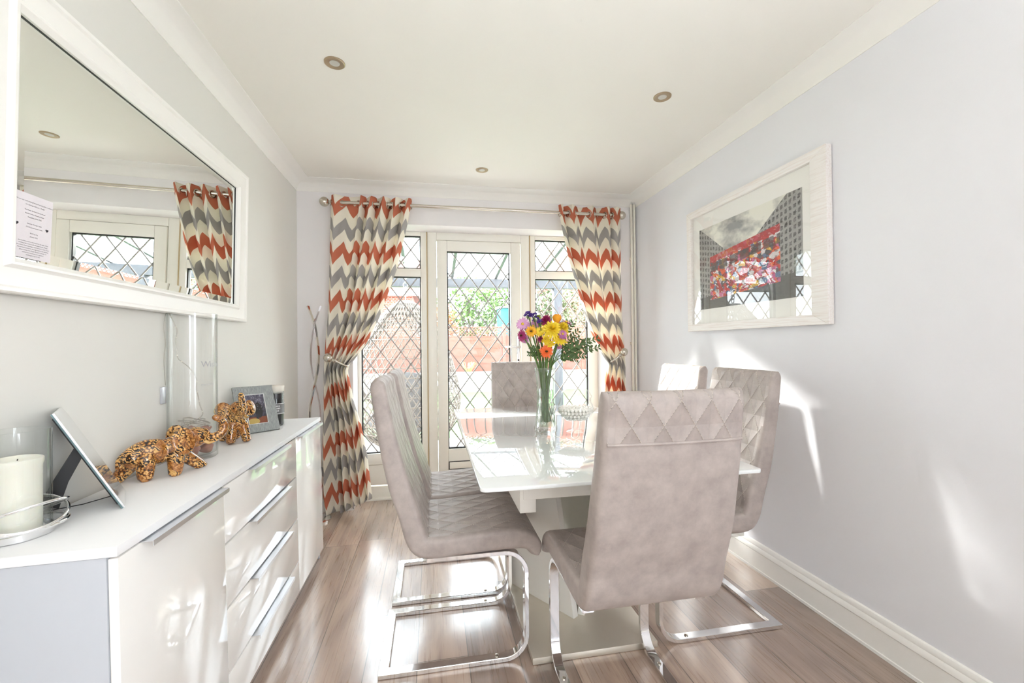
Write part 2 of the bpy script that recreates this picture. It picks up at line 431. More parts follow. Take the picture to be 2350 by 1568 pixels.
def windows():
    yf = YF
    for nm, x0, x1, px0, px1, cxy, lab in (
            ('window_1', OX0, -.036, -.548, -.085, ((-.164, 1.972), (-.170, 1.672)), 'leaded side window left of the glazed door, above a white panel'),
            ('window_2', .814, OX1, .859, 1.322, ((1.009, 1.978), (.922, 1.754-.104)), 'leaded side window right of the glazed door, behind the flowers')):
        w = struct(nm, lab, ((x0+x1)/2, yf, 0))
        m = MB()
        m.box(x0, px0, yf, yf+.07, .0, OZ); m.box(px1, x1, yf, yf+.07, .0, OZ)
        m.box(px0, px1, yf, yf+.07, 2.083, OZ); m.box(px0, px1, yf, yf+.07, 1.754, 1.817)
        m.box(px0, px1, yf, yf+.07, .265, .352)
        m.build('window_frame', M['upvc'], w, bevel=.004)
        m = MB(); m.box(px0, px1, yf+.012, yf+.05, .10, .262); m.build('lower_panel', M['upvc'], w, bevel=.004)
        m = MB(); m.box(px0, px1, yf+.002, yf+.07, .0, .092); m.build('sill_rail', M['upvc'], w, bevel=.004)
        pane(w, px0, px1, 1.817, 2.083, yf+.03, *cxy[0])
        pane(w, px0, px1, .352, 1.754, yf+.03, *cxy[1])
        # thin joint strip beside the door frame
        jx = -.036 if nm == 'window_1' else .814
        MB().box(jx-.004, jx+.004, yf-.003, yf+.01, .0, OZ).build('joint_strip', M['gapline'], w, smooth=0)
    d = struct('door_1', 'white glazed door with diamond leading to the garden', (.388, yf, 0))
    m = MB(); frame_rect(m, -.032, .810, .0, OZ, .072, yf, yf+.07, wb=.035, wt=.064); m.build('door_frame', M['upvc'], d, bevel=.004)
    m = MB(); frame_rect(m, .043, .730, .04, 2.048, .08, yf-.012, yf+.05, wb=.32, wt=.085); s = m.build('door_leaf', M['upvc'], d, bevel=.005)
    pane(d, .123, .640, .362, 1.963, yf+.015, .2235, 1.8725)
    m = MB(); frame_rect(m, .124, .44, .196, .262, .006, yf-.018, yf-.01); m.build('letterbox_seal', M['black'], d, smooth=0)
    MB().box(.130, .434, yf-.02, yf-.008, .202, .256).build('letter_plate', M['upvc'], d, bevel=.003)
    h = MB().box(.690, .716, yf-.022, yf-.008, 1.03, 1.27).build('handle_plate', M['chrome'], d, bevel=.005)
    m = MB(); m.tube([(.706, yf-.02, 1.178), (.706, yf-.055, 1.178)], .009, 10)
    m.tube([(.712, yf-.058, 1.178), (.70, yf-.060, 1.179), (.64, yf-.060, 1.181), (.585, yf-.056, 1.180)], [.010, .0105, .0095, .008], 10)
    m.build('lever', M['chrome'], h, smooth=60)
    MB().tube([(.703, yf-.024, 1.07), (.703, yf-.02, 1.07)], .008, 12).build('keyhole', M['black'], d)
    MB().box(OX0, OX1, YF-.05, YF+.1, -.005, .012).build('threshold', M['upvc'], d, bevel=.003)
windows()

# ------------------------------------------------------------------ dining chairs
def catmull(pts, n):
    P = [Vector(p) for p in pts]; P = [2*P[0]-P[1]]+P+[2*P[-1]-P[-2]]; out = []
    for i in range(1, len(P)-2):
        for k in range(n):
            t = k/n; a, b, c, d = P[i-1], P[i], P[i+1], P[i+2]
            out.append(.5*((2*b)+(-a+c)*t+(2*a-5*b+4*c-d)*t*t+(-a+3*b-3*c+d)*t**3))
    out.append(P[-2]); return out
CY_BACK = [(-.276, 1.073), (-.262, .98), (-.243, .87), (-.205, .70), (-.166, .575), (-.145, .498)]
CY_SEAT = [(-.145, .498), (-.119, .461), (-.07, .455), (-.01, .457), (.06, .461), (.17, .464), (.245, .460), (.288, .440), (.309, .398)]
def shell_part(line, sa, sb, widths, thick, round0, round1, n_end, qual):
    """padded slab along a side-view centre line; line = [(d, z)], inner side = quilted"""
    pts = line; m = len(pts); S_ = [0.0]
    for i in range(1, m): S_.append(S_[-1]+(pts[i]-pts[i-1]).length)
    full = S_[-1]; tot = sb-sa
    def pt(s_):
        s_ = max(0, min(full, s_))
        for i in range(1, m):
            if s_ <= S_[i]+1e-9: return pts[i-1].lerp(pts[i], (s_-S_[i-1])/max(1e-9, S_[i]-S_[i-1]))
        return pts[-1]
    def at(s_):
        q = s_+sa; return pt(q), (pt(min(full, q+.012))-pt(max(0, q-.012))).normalized()
    # stations: s and half-thickness factor
    ns = 46; stations = []
    if round0:
        for k in range(n_end): a = PI/2*k/n_end; stations.append((thick(0)/2*(1-math.sin(a))*1.0, math.cos(PI/2-a)))
    s0 = thick(0)/2 if round0 else 0; s1 = tot-(thick(1)/2 if round1 else 0)
    for k in range(ns+1): stations.append((s0+(s1-s0)*k/ns, 1.0))
    if round1:
        for k in range(1, n_end+1): a = PI/2*k/n_end; stations.append((s1+thick(1)/2*math.sin(a), math.cos(a)))
    if round0: stations = [(thick(0)/2*(1-math.cos(PI/2*k/n_end)), math.sin(PI/2*k/n_end)) for k in range(n_end)]+stations[n_end:]
    lat = [0, .0015, .005, .011, .020]; rr = .022
    us = lat+[.06, .12, .2, .28]   # distance from edge
    mb = MB(); rows = []
    def inset(d): d = min(d, rr); return rr-math.sqrt(max(0, rr*rr-(rr-d)**2))
    for side in (1, -1):
        pass
    nst = len(stations); kband = min(range(nst), key=lambda i: abs(stations[i][0]-.135))
    lats = None; loop = []
    for si, (s_, hf) in enumerate(stations):
        p, t = at(s_); nrm = Vector((t.y, -t.x))   # 2D normal
        f = s_/tot; w = widths(f); th = thick(f)
        ds = [d for d in (0, .002, .006, .012, .022)]+[.022+(w/2-.022)*k/4 for k in range(1, 5)]
        half = [-(w/2)+d for d in ds]; ys = half+[-y for y in half[-2::-1]]
        ring = []
        for y in ys:
            d = w/2-abs(y); h = max(.0008, (th/2-inset(d)*.9))*max(hf, .02)
            h = min(h, th/2*max(hf, .02))
            cc = qual(f)*(1-(2*y/w)**2)
            ring.append((p, nrm, y, h, cc, s_))
        loop.append(ring)
    nl = len(loop[0]); b = len(mb.v)
    for face in (1, -1):
        for ring in loop:
            for (p, nrm, y, h, cc, s_) in ring:
                q = p+nrm*(-h*face)+Vector((-cc, 0)); mb.v.append((q.x, y, q.y))
    def vi(face, i, j): return b+(0 if face == 1 else nst*nl)+i*nl+j
    for i in range(nst-1):
        for j in range(nl-1):
            f = (vi(1, i, j), vi(1, i, j+1), vi(1, i+1, j+1), vi(1, i+1, j)); k = len(mb.f)
            uvs = [(loop[a][c][2], loop[a][c][5]) for a, c in ((i, j), (i, j+1), (i+1, j+1), (i+1, j))]
            edge = abs(loop[i][j][2]+loop[i][j+1][2])/2 > widths(.5)/2-.019
            mb.f.append(f); mb.uv[k] = uvs; mb.mi[k] = 0 if edge else 1
            f = (vi(-1, i+1, j), vi(-1, i+1, j+1), vi(-1, i, j+1), vi(-1, i, j)); k = len(mb.f)
            uvs = [(loop[a][c][2], -loop[a][c][5]+.02) for a, c in ((i+1, j), (i+1, j+1), (i, j+1), (i, j))]
            mb.f.append(f); mb.uv[k] = uvs
            mb.mi[k] = 1 if (band and not edge and i < kband) else 0
        for j, jj in ((0, 0), (nl-1, nl-1)):
            f = (vi(1, i, j), vi(1, i+1, j), vi(-1, i+1, j), vi(-1, i, j)); k = len(mb.f)
            mb.f.append(f if j == 0 else f[::-1]); mb.uv[k] = [(0, 0)]*4; mb.mi[k] = 0
    for i in (0, nst-1):
        for j in range(nl-1):
            f = (vi(1, i, j), vi(-1, i, j), vi(-1, i, j+1), vi(1, i, j+1)); k = len(mb.f)
            mb.f.append(f if i else f[::-1]); mb.uv[k] = [(0, 0)]*4; mb.mi[k] = 0
    return mb, loop, stations
band = False
def arc2(cx, cz, r, a0, a1, n):
    return [(cx+r*math.cos(a0+(a1-a0)*k/n), cz+r*math.sin(a0+(a1-a0)*k/n)) for k in range(n+1)]
def make_chair(label):
    global band
    t = thing('dining_chair', label, 'chair', (0, 0, 0), group='taupe quilted dining chairs round the table')
    line = [Vector(p) for p in catmull(CY_BACK+CY_SEAT[1:], 10)]
    lens = [0.0]
    for a, b in zip(line, line[1:]): lens.append(lens[-1]+(b-a).length)
    sm = lens[10*len(CY_BACK)-2]
    band = True
    mb, loop, st = shell_part(line, 0, sm, lambda f: .402+.030*f, lambda f: .056+.022*min(1, f*1.6), True, False, 8, lambda f: .016*max(0, 1-f*1.15))
    bo = mb.build('backrest', [M['leather'], M['quilt']], t, local=True, smooth=60)
    # welt across the rear of the back, under the quilted band
    for (p, nrm, y, h, cc, s_) in []: pass
    k = min(range(len(st)), key=lambda i: abs(st[i][0]-.135)); pts = []
    for (p, nrm, y, h, cc, s_) in loop[k][3:-3]:
        q = p+nrm*h+Vector((-cc, 0)); pts.append((q.x-.001, y, q.y))
    for dz in (0,):
        m2 = MB().tube(pts, .0042, 8); wo = m2.build('welt', M['leather'], bo, local=True)
    band = False
    mb, loop, st = shell_part(line, sm, lens[-1], lambda f: .432, lambda f: .078-.024*max(0, f-.75)*4, False, True, 8, lambda f: 0)
    mb.build('seat', [M['leather'], M['quilt']], t, local=True, smooth=60)
    # cantilever bars
    z0 = .0095; R1 = .085; R2 = .085; xl = .266; zt = .4105
    path = [(-.108, zt), (.0, zt), (xl-R1, zt)]+arc2(xl-R1, zt-R1, R1, PI/2, 0, 8)[1:]+[(xl, .25)]+arc2(xl-R2, z0+R2, R2, 0, -PI/2, 8)+[(0, z0), (-.283, z0)]
    for sgn in (-1, 1):
        y = sgn*.182
        lg = MB().ribbon([(a, y, b) for a, b in path], (0, 1, 0), .036, .017).build('leg', M['chrome'], t, local=True, bevel=.0018, smooth=22, seg=1)
        m = MB()
        for (sx, sz, ax) in ((.15, .0195, 2),): m.lathe([(.0075, 0), (.0075, .003), (.004, .004)], (sx, y, z0+.0085), 12)
        m.build('screw', M['nickel'], lg, local=True)
    MB().box(-.283, -.247, -.164, .164, z0-.0085, z0+.0085).build('base_bar', M['chrome'], t, local=True, bevel=.0018, smooth=22, seg=1)
    return t
ch0 = make_chair('taupe quilted cantilever chair seen from the side, nearest on the left of the table')
ch0.location = (.080, 1.822, 0)
dup(ch0, (.090, 2.268, 0), 0, 'taupe chair left of the table, behind the nearest left one and towards the curtain')
dup(ch0, (.628, 1.332, 0), PI/2, 'large foreground chair with its plain taupe back to the camera at the near table end')
dup(ch0, (.622, 2.855, 0), -PI/2, 'taupe chair at the far end of the table in front of the glazed door')
dup(ch0, (1.146, 1.786, 0), PI, 'taupe quilted chair on the right of the table, nearest the camera, below the framed print')
dup(ch0, (1.140, 2.270, 0), PI, 'sunlit taupe chair farthest on the right of the table, mostly hidden by the nearer backs')

# ------------------------------------------------------------------ table
def table():
    t = thing('dining_table', 'white glass topped extending dining table with a brushed steel base plate', 'table', (.628, 2.158, 0))
    x0, x1, y0, y1 = .140, 1.116, 1.312, 3.005
    def rr(x0, x1, y0, y1, r, n=5):
        out = []
        for cx, cy, a in ((x1-r, y1-r, 0), (x0+r, y1-r, PI/2), (x0+r, y0+r, PI), (x1-r, y0+r, 1.5*PI)):
            out += [(cx+r*math.cos(a+PI/2*k/n), cy+r*math.sin(a+PI/2*k/n)) for k in range(n+1)]
        return out
    m = MB().prism(rr(x0, x1, 1.312, 2.600, .022), 2, .748, .760); m.build('tabletop', M['white_glass'], t, bevel=.002, smooth=30)
    m = MB().prism(rr(x0, x1, 2.602, y1, .02), 2, .748, .760); m.build('extension_leaf', M['white_glass'], t, bevel=.002, smooth=30)
    for a, b in ((.288, .345), (.911, .968)):
        MB().box(a, b, 1.45, 2.87, .622, .736).build('rail', M['white_lacquer'], t, bevel=.003)
    for a in (1.445, 2.84): MB().box(.30, .956, a, a+.028, .668, .736).build('crossbar', M['white_lacquer'], t, bevel=.003)
    MB().box(.30, .956, 1.6, 2.72, .736, .748).build('subframe', M['white_lacquer'], t, smooth=0)
    m = MB().tube([(.375, 1.40, .742), (.375, 1.50, .742)], .008, 10); m.build('slide_pin', M['chrome'], t)
    # pedestal: four leaning boards set as a diamond
    zb, zt = .026, .70
    cx, cy = .603, 2.158
    near, far = (cx, 1.787), (cx, 2.529)
    def board(a, b, outx):
        # quad board from bottom edge a-b, the top leaning outwards
        a = Vector((a[0], a[1], 0)); b = Vector((b[0], b[1], 0)); d = (b-a).normalized(); n = Vector((d.y, -d.x, 0))*.016
        if n.x*outx < 0: n = -n
        vs = []
        for z, o in ((zb, 0), (zt, 1)):
            A = a+Vector((outx*.095*o, -.0*o, z)); B = b+Vector((outx*.02*o, 0, z))
            vs += [A-n, B-n, B+n, A+n]
        MB().add(vs, [(0, 1, 2, 3), (7, 6, 5, 4), (0, 4, 5, 1), (1, 5, 6, 2), (2, 6, 7, 3), (3, 7, 4, 0)]).build('pedestal_board', M['white_lacquer'], t, bevel=.003)
    board((cx-.008, 1.787), (cx-.235, 2.140), -1); board((cx+.018, 1.80), (cx+.235, 2.140), 1)
    board((cx-.008, 2.493), (cx-.235, 2.176), -1); board((cx+.018, 2.485), (cx+.235, 2.176), 1)
    MB().box(.358, .862, 1.586, 2.560, .001, .026).build('base_plate', M['steel'], t, bevel=.002)
table()

# ------------------------------------------------------------------ sideboard
SBZ = .796
def sideboard():
    t = thing('sideboard', 'long white gloss sideboard with aluminium grip handles along the left wall', 'sideboard', (-.632, 1.0, 0), (0, math.radians(-1.15), 0))
    xb, xf, ya, yb = -.942, -.652, 1.016, 2.636
    MB().box(xb, -.632, ya-.003, yb+.003, SBZ-.021, SBZ).build('worktop', M['white_matt'], t, bevel=.0015)
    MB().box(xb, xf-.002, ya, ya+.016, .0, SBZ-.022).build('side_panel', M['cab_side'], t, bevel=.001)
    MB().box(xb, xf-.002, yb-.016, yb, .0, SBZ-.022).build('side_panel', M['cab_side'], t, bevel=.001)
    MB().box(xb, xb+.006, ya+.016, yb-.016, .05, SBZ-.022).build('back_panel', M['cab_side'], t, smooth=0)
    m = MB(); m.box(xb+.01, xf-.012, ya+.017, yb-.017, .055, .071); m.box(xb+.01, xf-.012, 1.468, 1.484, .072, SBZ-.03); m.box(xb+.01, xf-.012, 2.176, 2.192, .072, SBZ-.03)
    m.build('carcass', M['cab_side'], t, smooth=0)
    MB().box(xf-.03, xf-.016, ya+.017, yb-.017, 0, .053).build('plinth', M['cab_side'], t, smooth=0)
    def grip(par, y0, y1, z):
        m = MB(); x = xf+.0185
        m.prism([(x-.015, z-.0015), (x+.022, z-.0015), (x+.022, z-.012), (x+.0235, z-.012), (x+.0235, z), (x-.015, z)], 1, y0, y1)
        m.build('handle', M['alu'], par, smooth=0)
    zt = SBZ-.026
    for y0, y1, h0, h1 in ((ya+.002, 1.473, 1.09, 1.455), (2.187, yb-.002, 2.215, 2.60)):
        d = MB().box(xf, xf+.018, y0, y1, .055, zt).build('door', M['white_gloss'], t, bevel=.001); grip(d, h0, h1, zt+.002)
    zs = [zt, .592, .394, .196, .055]
    for i in range(4):
        d = MB().box(xf, xf+.018, 1.476, 2.184, zs[i+1]+(.003 if i < 3 else 0), zs[i]-(.0 if i == 0 else .004)).build('drawer', M['white_gloss'], t, bevel=.001)
        grip(d, 1.655, 2.045, zs[i]+(.002 if i == 0 else -.002))
    t.location.x += .016
sideboard()

# ------------------------------------------------------------------ mirror, invitation card
def wall_mirror():
    x = L+.004
    t = thing('wall_mirror', 'large white framed mirror hung over the sideboard', 'mirror', (x, 1.7, 1.325), (0, math.radians(1.1), 0))
    yo0, yo1, zo0, zo1 = 1.062, 2.388, 1.325, 2.058
    yi0, yi1, zi0, zi1 = 1.168, 2.288, 1.406, 1.968
    # moulded frame: profile (distance outwards from the glass edge as fraction, height off wall)
    pr = [(0.0, .012), (.0, .024), (.06, .028), (.13, .034), (.2, .034), (.26, .028), (.30, .026), (.8, .030), (.86, .036), (.96, .036), (1.0, .030), (1.0, .0)]
    def corner(f, k):
        y = (yi0+(yo0-yi0)*f, yi1+(yo1-yi1)*f)[(k in (1, 2))]; z = (zi0+(zo0-zi0)*f, zi1+(zo1-zi1)*f)[(k in (2, 3))]
        return y, z
    vs = []; fs = []; n = len(pr)
    for k in range(4):
        for f, hx in pr:
            y, z = corner(f, k); vs.append((x+hx, y, z))
    for k in range(4):
        kk = (k+1) % 4
        for i in range(n-1): fs.append((k*n+i, k*n+i+1, kk*n+i+1, kk*n+i))
    MB().add(vs, fs).build('mirror_frame', M['gloss_paint'], t, smooth=20)
    bw = .026; g = MB()
    g.add([(x+.016, y, z) for y, z in ((yi0+bw, zi0+bw), (yi1-bw, zi0+bw), (yi1-bw, zi1-bw), (yi0+bw, zi1-bw))], [(0, 1, 2, 3)])
    ps = [(yi0, zi0), (yi1, zi0), (yi1, zi1), (yi0, zi1)]; qs = [(yi0+bw, zi0+bw), (yi1-bw, zi0+bw), (yi1-bw, zi1-bw), (yi0+bw, zi1-bw)]
    for k in range(4):
        kk = (k+1) % 4
        g.add([(x+.0135, *ps[k]), (x+.0135, *ps[kk]), (x+.016, *qs[kk]), (x+.016, *qs[k])], [(0, 1, 2, 3)])
    g.build('mirror_glass', M['mirror'], t, smooth=0)
    m = MB(); e = .0016
    m.box(x+.012, x+.0162, yi0, yi1, zi1-e, zi1); m.box(x+.012, x+.0162, yi1-e, yi1, zi0, zi1)
    m.build('rebate_line', M['gasket'], t, smooth=0)
wall_mirror()
TXT = {}
def text_mesh(s_, size, align='CENTER', extrude=0):
    c = bpy.data.curves.new('lettering', 'FONT'); c.body = s_; c.size = size; c.align_x = align; c.extrude = extrude; c.resolution_u = 2
    o = bpy.data.objects.new('lettering', c); COL.objects.link(o)
    dg = bpy.context.evaluated_depsgraph_get(); me = bpy.data.meshes.new_from_object(o.evaluated_get(dg))
    bpy.data.objects.remove(o); bpy.data.curves.remove(c); return me
def place_text(lines, mat, parent, Mx, name):
    """lines = [(text, size, u, v)]; Mx maps (u, v, 0) to parent space; joined to one mesh"""
    mb = MB()
    for s_, size, u, v in lines:
        me = text_mesh(s_, size)
        mb.add([Mx @ Vector((p.co.x+u, p.co.y+v, 0)) for p in me.vertices], [tuple(f.vertices) for f in me.polygons]); bpy.data.meshes.remove(me)
    return mb.build(name, mat, parent, local=True, smooth=0)
def card():
    # stands in the lower left corner of the mirror, its left edge behind the frame bead
    x = L+.03
    t = thing('invitation_card', 'lilac printed invitation card tucked in the lower left corner of the mirror', 'card', (x, 1.145, 1.41), (0, math.radians(2.6), 0))
    w, h = .112, .150
    paper = plain('lilac_card', S(232, 226, 230), .7); ink = plain('black_ink', S(58, 54, 60), .7)
    MB().box(-.0008, 0, 0, w, 0, h).build('paper', paper, t, local=True, smooth=0)
    Mx = Matrix(((0, 0, 1, .0006), (1, 0, 0, 0), (0, 1, 0, 0), (0, 0, 0, 1)))
    c = .064; k = .0039
    lines = [('We are very much looking forward to being able to celebrate', k, c, .131), ('our marriage with you... Finally!', k, c, .1235),
             ("The Master Builder's House Hotel", k, c, .111), ("Buckler's Hard, Beaulieu Estate", k, c, .103), ('Hampshire, SO42 7XB', k, c, .095),
             ('Saturday 9th April 2022', k, c, .080), ('(13:30 Ceremony at 14:00)', k, c, .072),
             ('RSVP by 31st', k, c, .058), ('January 2022', k, c, .0505)]
    for i, s_ in enumerate(('you booked a room at the hotel for the night of the', 'wedding, that room is still allocated to you. Please', 'let us know if you no longer need to have a room. If you',
                            'like to book a room for the night before the wedding', 'please contact The Master Builder\'s directly on', 'and let them know you are a guest at', 'wedding for a guest rate')):
        lines.append((s_, k*.95, c, .038-.0052*i))
    place_text(lines, ink, t, Mx, 'lettering')
    for u in (.020, .098):
        m = MB(); pts = []
        for q in range(20):
            a = 2*PI*q/20; pts.append((.0003*16*math.sin(a)**3*.9, .0003*(13*math.cos(a)-5*math.cos(2*a)-2*math.cos(3*a)-math.cos(4*a))*.9))
        m.add([(.0006, u+p[0], .076+p[1]) for p in pts], [tuple(range(20))])
        m.build('heart', ink, t, local=True, smooth=0)
card()

# ------------------------------------------------------------------ framed print on the right wall
def print_mat():
    m = NT('street_scene_print'); x = m.xyz(m.coord('UV')); u, v = x[0], x[1]; uv = m.comb(u, v, 0.0)
    nzb = m.noise(uv, 40, 4, .7)
    su = m.math('ADD', m.math('MULTIPLY', u, 30.0), m.math('MULTIPLY', nzb, .8)); sv = m.math('ADD', m.math('MULTIPLY', m.math('ADD', v, m.math('MULTIPLY', m.math('ABSOLUTE', m.math('SUBTRACT', u, .45)), -.35)), 15.0), m.math('MULTIPLY', nzb, .8))
    wnd = m.math('MULTIPLY', m.math('GREATER_THAN', m.math('FRACT', su), .42), m.math('GREATER_THAN', m.math('FRACT', sv), .38))
    brc = m.mix(wnd, m.mix(nzb, S(120, 118, 116), S(196, 194, 190)), S(66, 64, 64))
    nz = m.noise(uv, 26, 5, .7); nz2 = m.noise(uv, 3.5, 4, .6)
    gr = m.mix(m.ramp(nz, [(.4, (0, 0, 0, 1)), (.6, (1, 1, 1, 1))]), brc, m.mix(.5, brc, S(165, 163, 160)))
    sky = m.ramp(nz2, [(.42, S(240, 238, 226)), (.62, S(150, 150, 150))])
    # sky valley between two blank facades
    d = m.math('SUBTRACT', v, m.math('ADD', .50, m.math('MULTIPLY', m.math('ABSOLUTE', m.math('SUBTRACT', u, .45)), 1.15)))
    col = m.mix(m.math('GREATER_THAN', d, 0.0), gr, sky)
    road = m.mix(nz, S(70, 68, 66), S(120, 118, 115)); col = m.mix(m.math('LESS_THAN', v, m.math('ADD', .14, m.math('MULTIPLY', u, .10))), col, road)
    # plain paint-splashed block
    vor = m.new('ShaderNodeTexVoronoi', feature='F1'); m.set(vor.inputs['Vector'], m.comb(m.math('ADD', u, m.math('MULTIPLY', nz, .06)), m.math('MULTIPLY', v, .8), 0.0)); vor.inputs['Scale'].default_value = 27
    pid = m.xyz(vor.outputs['Color'])
    paintc = m.ramp(pid[0], [(0, S(196, 52, 44)), (.2, S(226, 96, 46)), (.34, S(90, 84, 92)), (.46, S(222, 214, 214)), (.58, S(228, 178, 56)), (.68, S(206, 110, 150)), (.78, S(96, 116, 150)), (.86, S(176, 44, 40))], 'CONSTANT')
    paintc = m.mix(m.math('MULTIPLY', m.math('GREATER_THAN', nz, .56), .7), paintc, S(70, 46, 42))
    paintc = m.mix(m.math('GREATER_THAN', m.noise(uv, 17, 2, .5, 2.0), .63), paintc, S(240, 236, 234))
    top = m.math('ADD', .60, m.math('MULTIPLY', u, .17)); bot = m.math('ADD', .09, m.math('MULTIPLY', u, .10))
    ins = m.math('MULTIPLY', m.math('LESS_THAN', v, top), m.math('GREATER_THAN', v, bot))
    ins = m.math('MULTIPLY', ins, m.math('MULTIPLY', m.math('GREATER_THAN', u, .13), m.math('LESS_THAN', u, .83)))
    rim = m.math('GREATER_THAN', v, m.math('SUBTRACT', top, .075)); paintc = m.mix(m.math('MULTIPLY', rim, .75), paintc, S(190, 44, 44))
    win = m.math('MULTIPLY', m.math('LESS_THAN', v, m.math('SUBTRACT', top, .09)), m.math('GREATER_THAN', v, m.math('SUBTRACT', top, .19)))
    wx = m.math('GREATER_THAN', m.math('FRACT', m.math('MULTIPLY', u, 9.0)), .22); paintc = m.mix(m.math('MULTIPLY', m.math('MULTIPLY', win, wx), .8), paintc, S(72, 62, 62))
    col = m.mix(ins, col, paintc)
    m.p(Base_Color=col, Roughness=.5); return m.m
def picture():
    x = R-.004
    t = thing('framed_print', 'white wood framed street print with a red and multicoloured centre on the right wall', 'picture', (x, 2.06, 1.27))
    y0, y1, z0, z1 = 1.552, 2.572, 1.270, 2.034; wv = .082
    fm = NT('whitewashed_wood'); c = fm.coord(); g = fm.noise(fm.scale(c, 90, 4, 90), 1.5, 4, .6)
    fm.p(Base_Color=fm.mix(fm.ramp(g, [(.45, (0, 0, 0, 1)), (.7, (1, 1, 1, 1))]), S(244, 240, 237), S(232, 222, 216)), Roughness=.55)
    for nm, poly in (('l', [(y0, z0), (y0+wv, z0+wv*.55), (y0+wv, z1-wv*.55), (y0, z1)]), ('r', [(y1, z1), (y1-wv*.55, z1-wv*.55), (y1-wv*.55, z0+wv*.55), (y1, z0)]),
                     ('b', [(y0, z0), (y1, z0), (y1-wv*.55, z0+wv*.55), (y0+wv, z0+wv*.55)]), ('t', [(y1, z1), (y0, z1), (y0+wv, z1-wv*.55), (y1-wv*.55, z1-wv*.55)])):
        MB().prism(poly, 0, x-.030, x).build('frame_rail', fm.m, t, bevel=.002, smooth=25)
    mt = plain('cream_mount', S(247, 245, 240), .8)
    MB().box(x-.010, x-.006, y0+.04, y1-.03, z0+.03, z1-.03).build('mount', mt, t, smooth=0)
    py0, py1, pz0, pz1 = 1.693, 2.462, 1.404, 1.901
    mb = MB(); mb.grid(lambda a, b: (x-.0105, py1+(py0-py1)*a, pz0+(pz1-pz0)*b), 1, 1, 0, lambda a, b: (a, b)); mb.build('print', print_mat(), t, smooth=0)
    MB().box(x-.020, x-.018, y0+.05, y1-.035, z0+.035, z1-.035).build('glazing', M['picture_glass'], t, smooth=0)
picture()

# ------------------------------------------------------------------ downlights, pipes
def downlight(x, y, lab):
    t = thing('downlight', lab, 'downlight', (x, y, H), group='recessed ceiling downlights')
    MB().lathe([(.020, .004), (.021, -.003), (.038, -.006), (.042, -.0035), (.0425, 0), (.0425, .004)], (x, y, H), 40).build('trim_ring', plain('bronze_ring', S(176, 158, 132), .35, .6), t)
    MB().lathe([(.0205, -.0032), (.0205, .002)], (x, y, H), 32).build('lens', plain('frosted_lens', S(205, 203, 196), .4), t)
downlight(-.396, 1.931, 'bronze rimmed ceiling downlight on the left, above the mirror')
downlight(1.115, 1.936, 'bronze rimmed ceiling downlight on the right, above the framed print')
downlight(.346, 2.951, 'small bronze rimmed ceiling downlight farthest back, above the curtain pole')
def pipes():
    t = thing('riser_pipes', 'pair of slim white vertical pipes in the right window corner', 'pipes', (1.64, 3.325, 0))
    for x in (1.627, 1.652):
        p = MB().tube([(x, 3.335, 0), (x, 3.335, 2.345)], .0095, 16).build('pipe', M['white_plastic'], t)
        MB().tube([(x, 3.335, 2.345), (x, 3.335, 2.36), (x, 3.335, 2.372)], [.011, .0095, .003], 16).build('end_cap', M['chrome'], p)
    for z in (.5, 1.2, 1.9): MB().box(1.612, 1.667, 3.340, 3.3555, z-.01, z+.01).build('clip', M['white_plastic'], t, bevel=.002)
pipes()

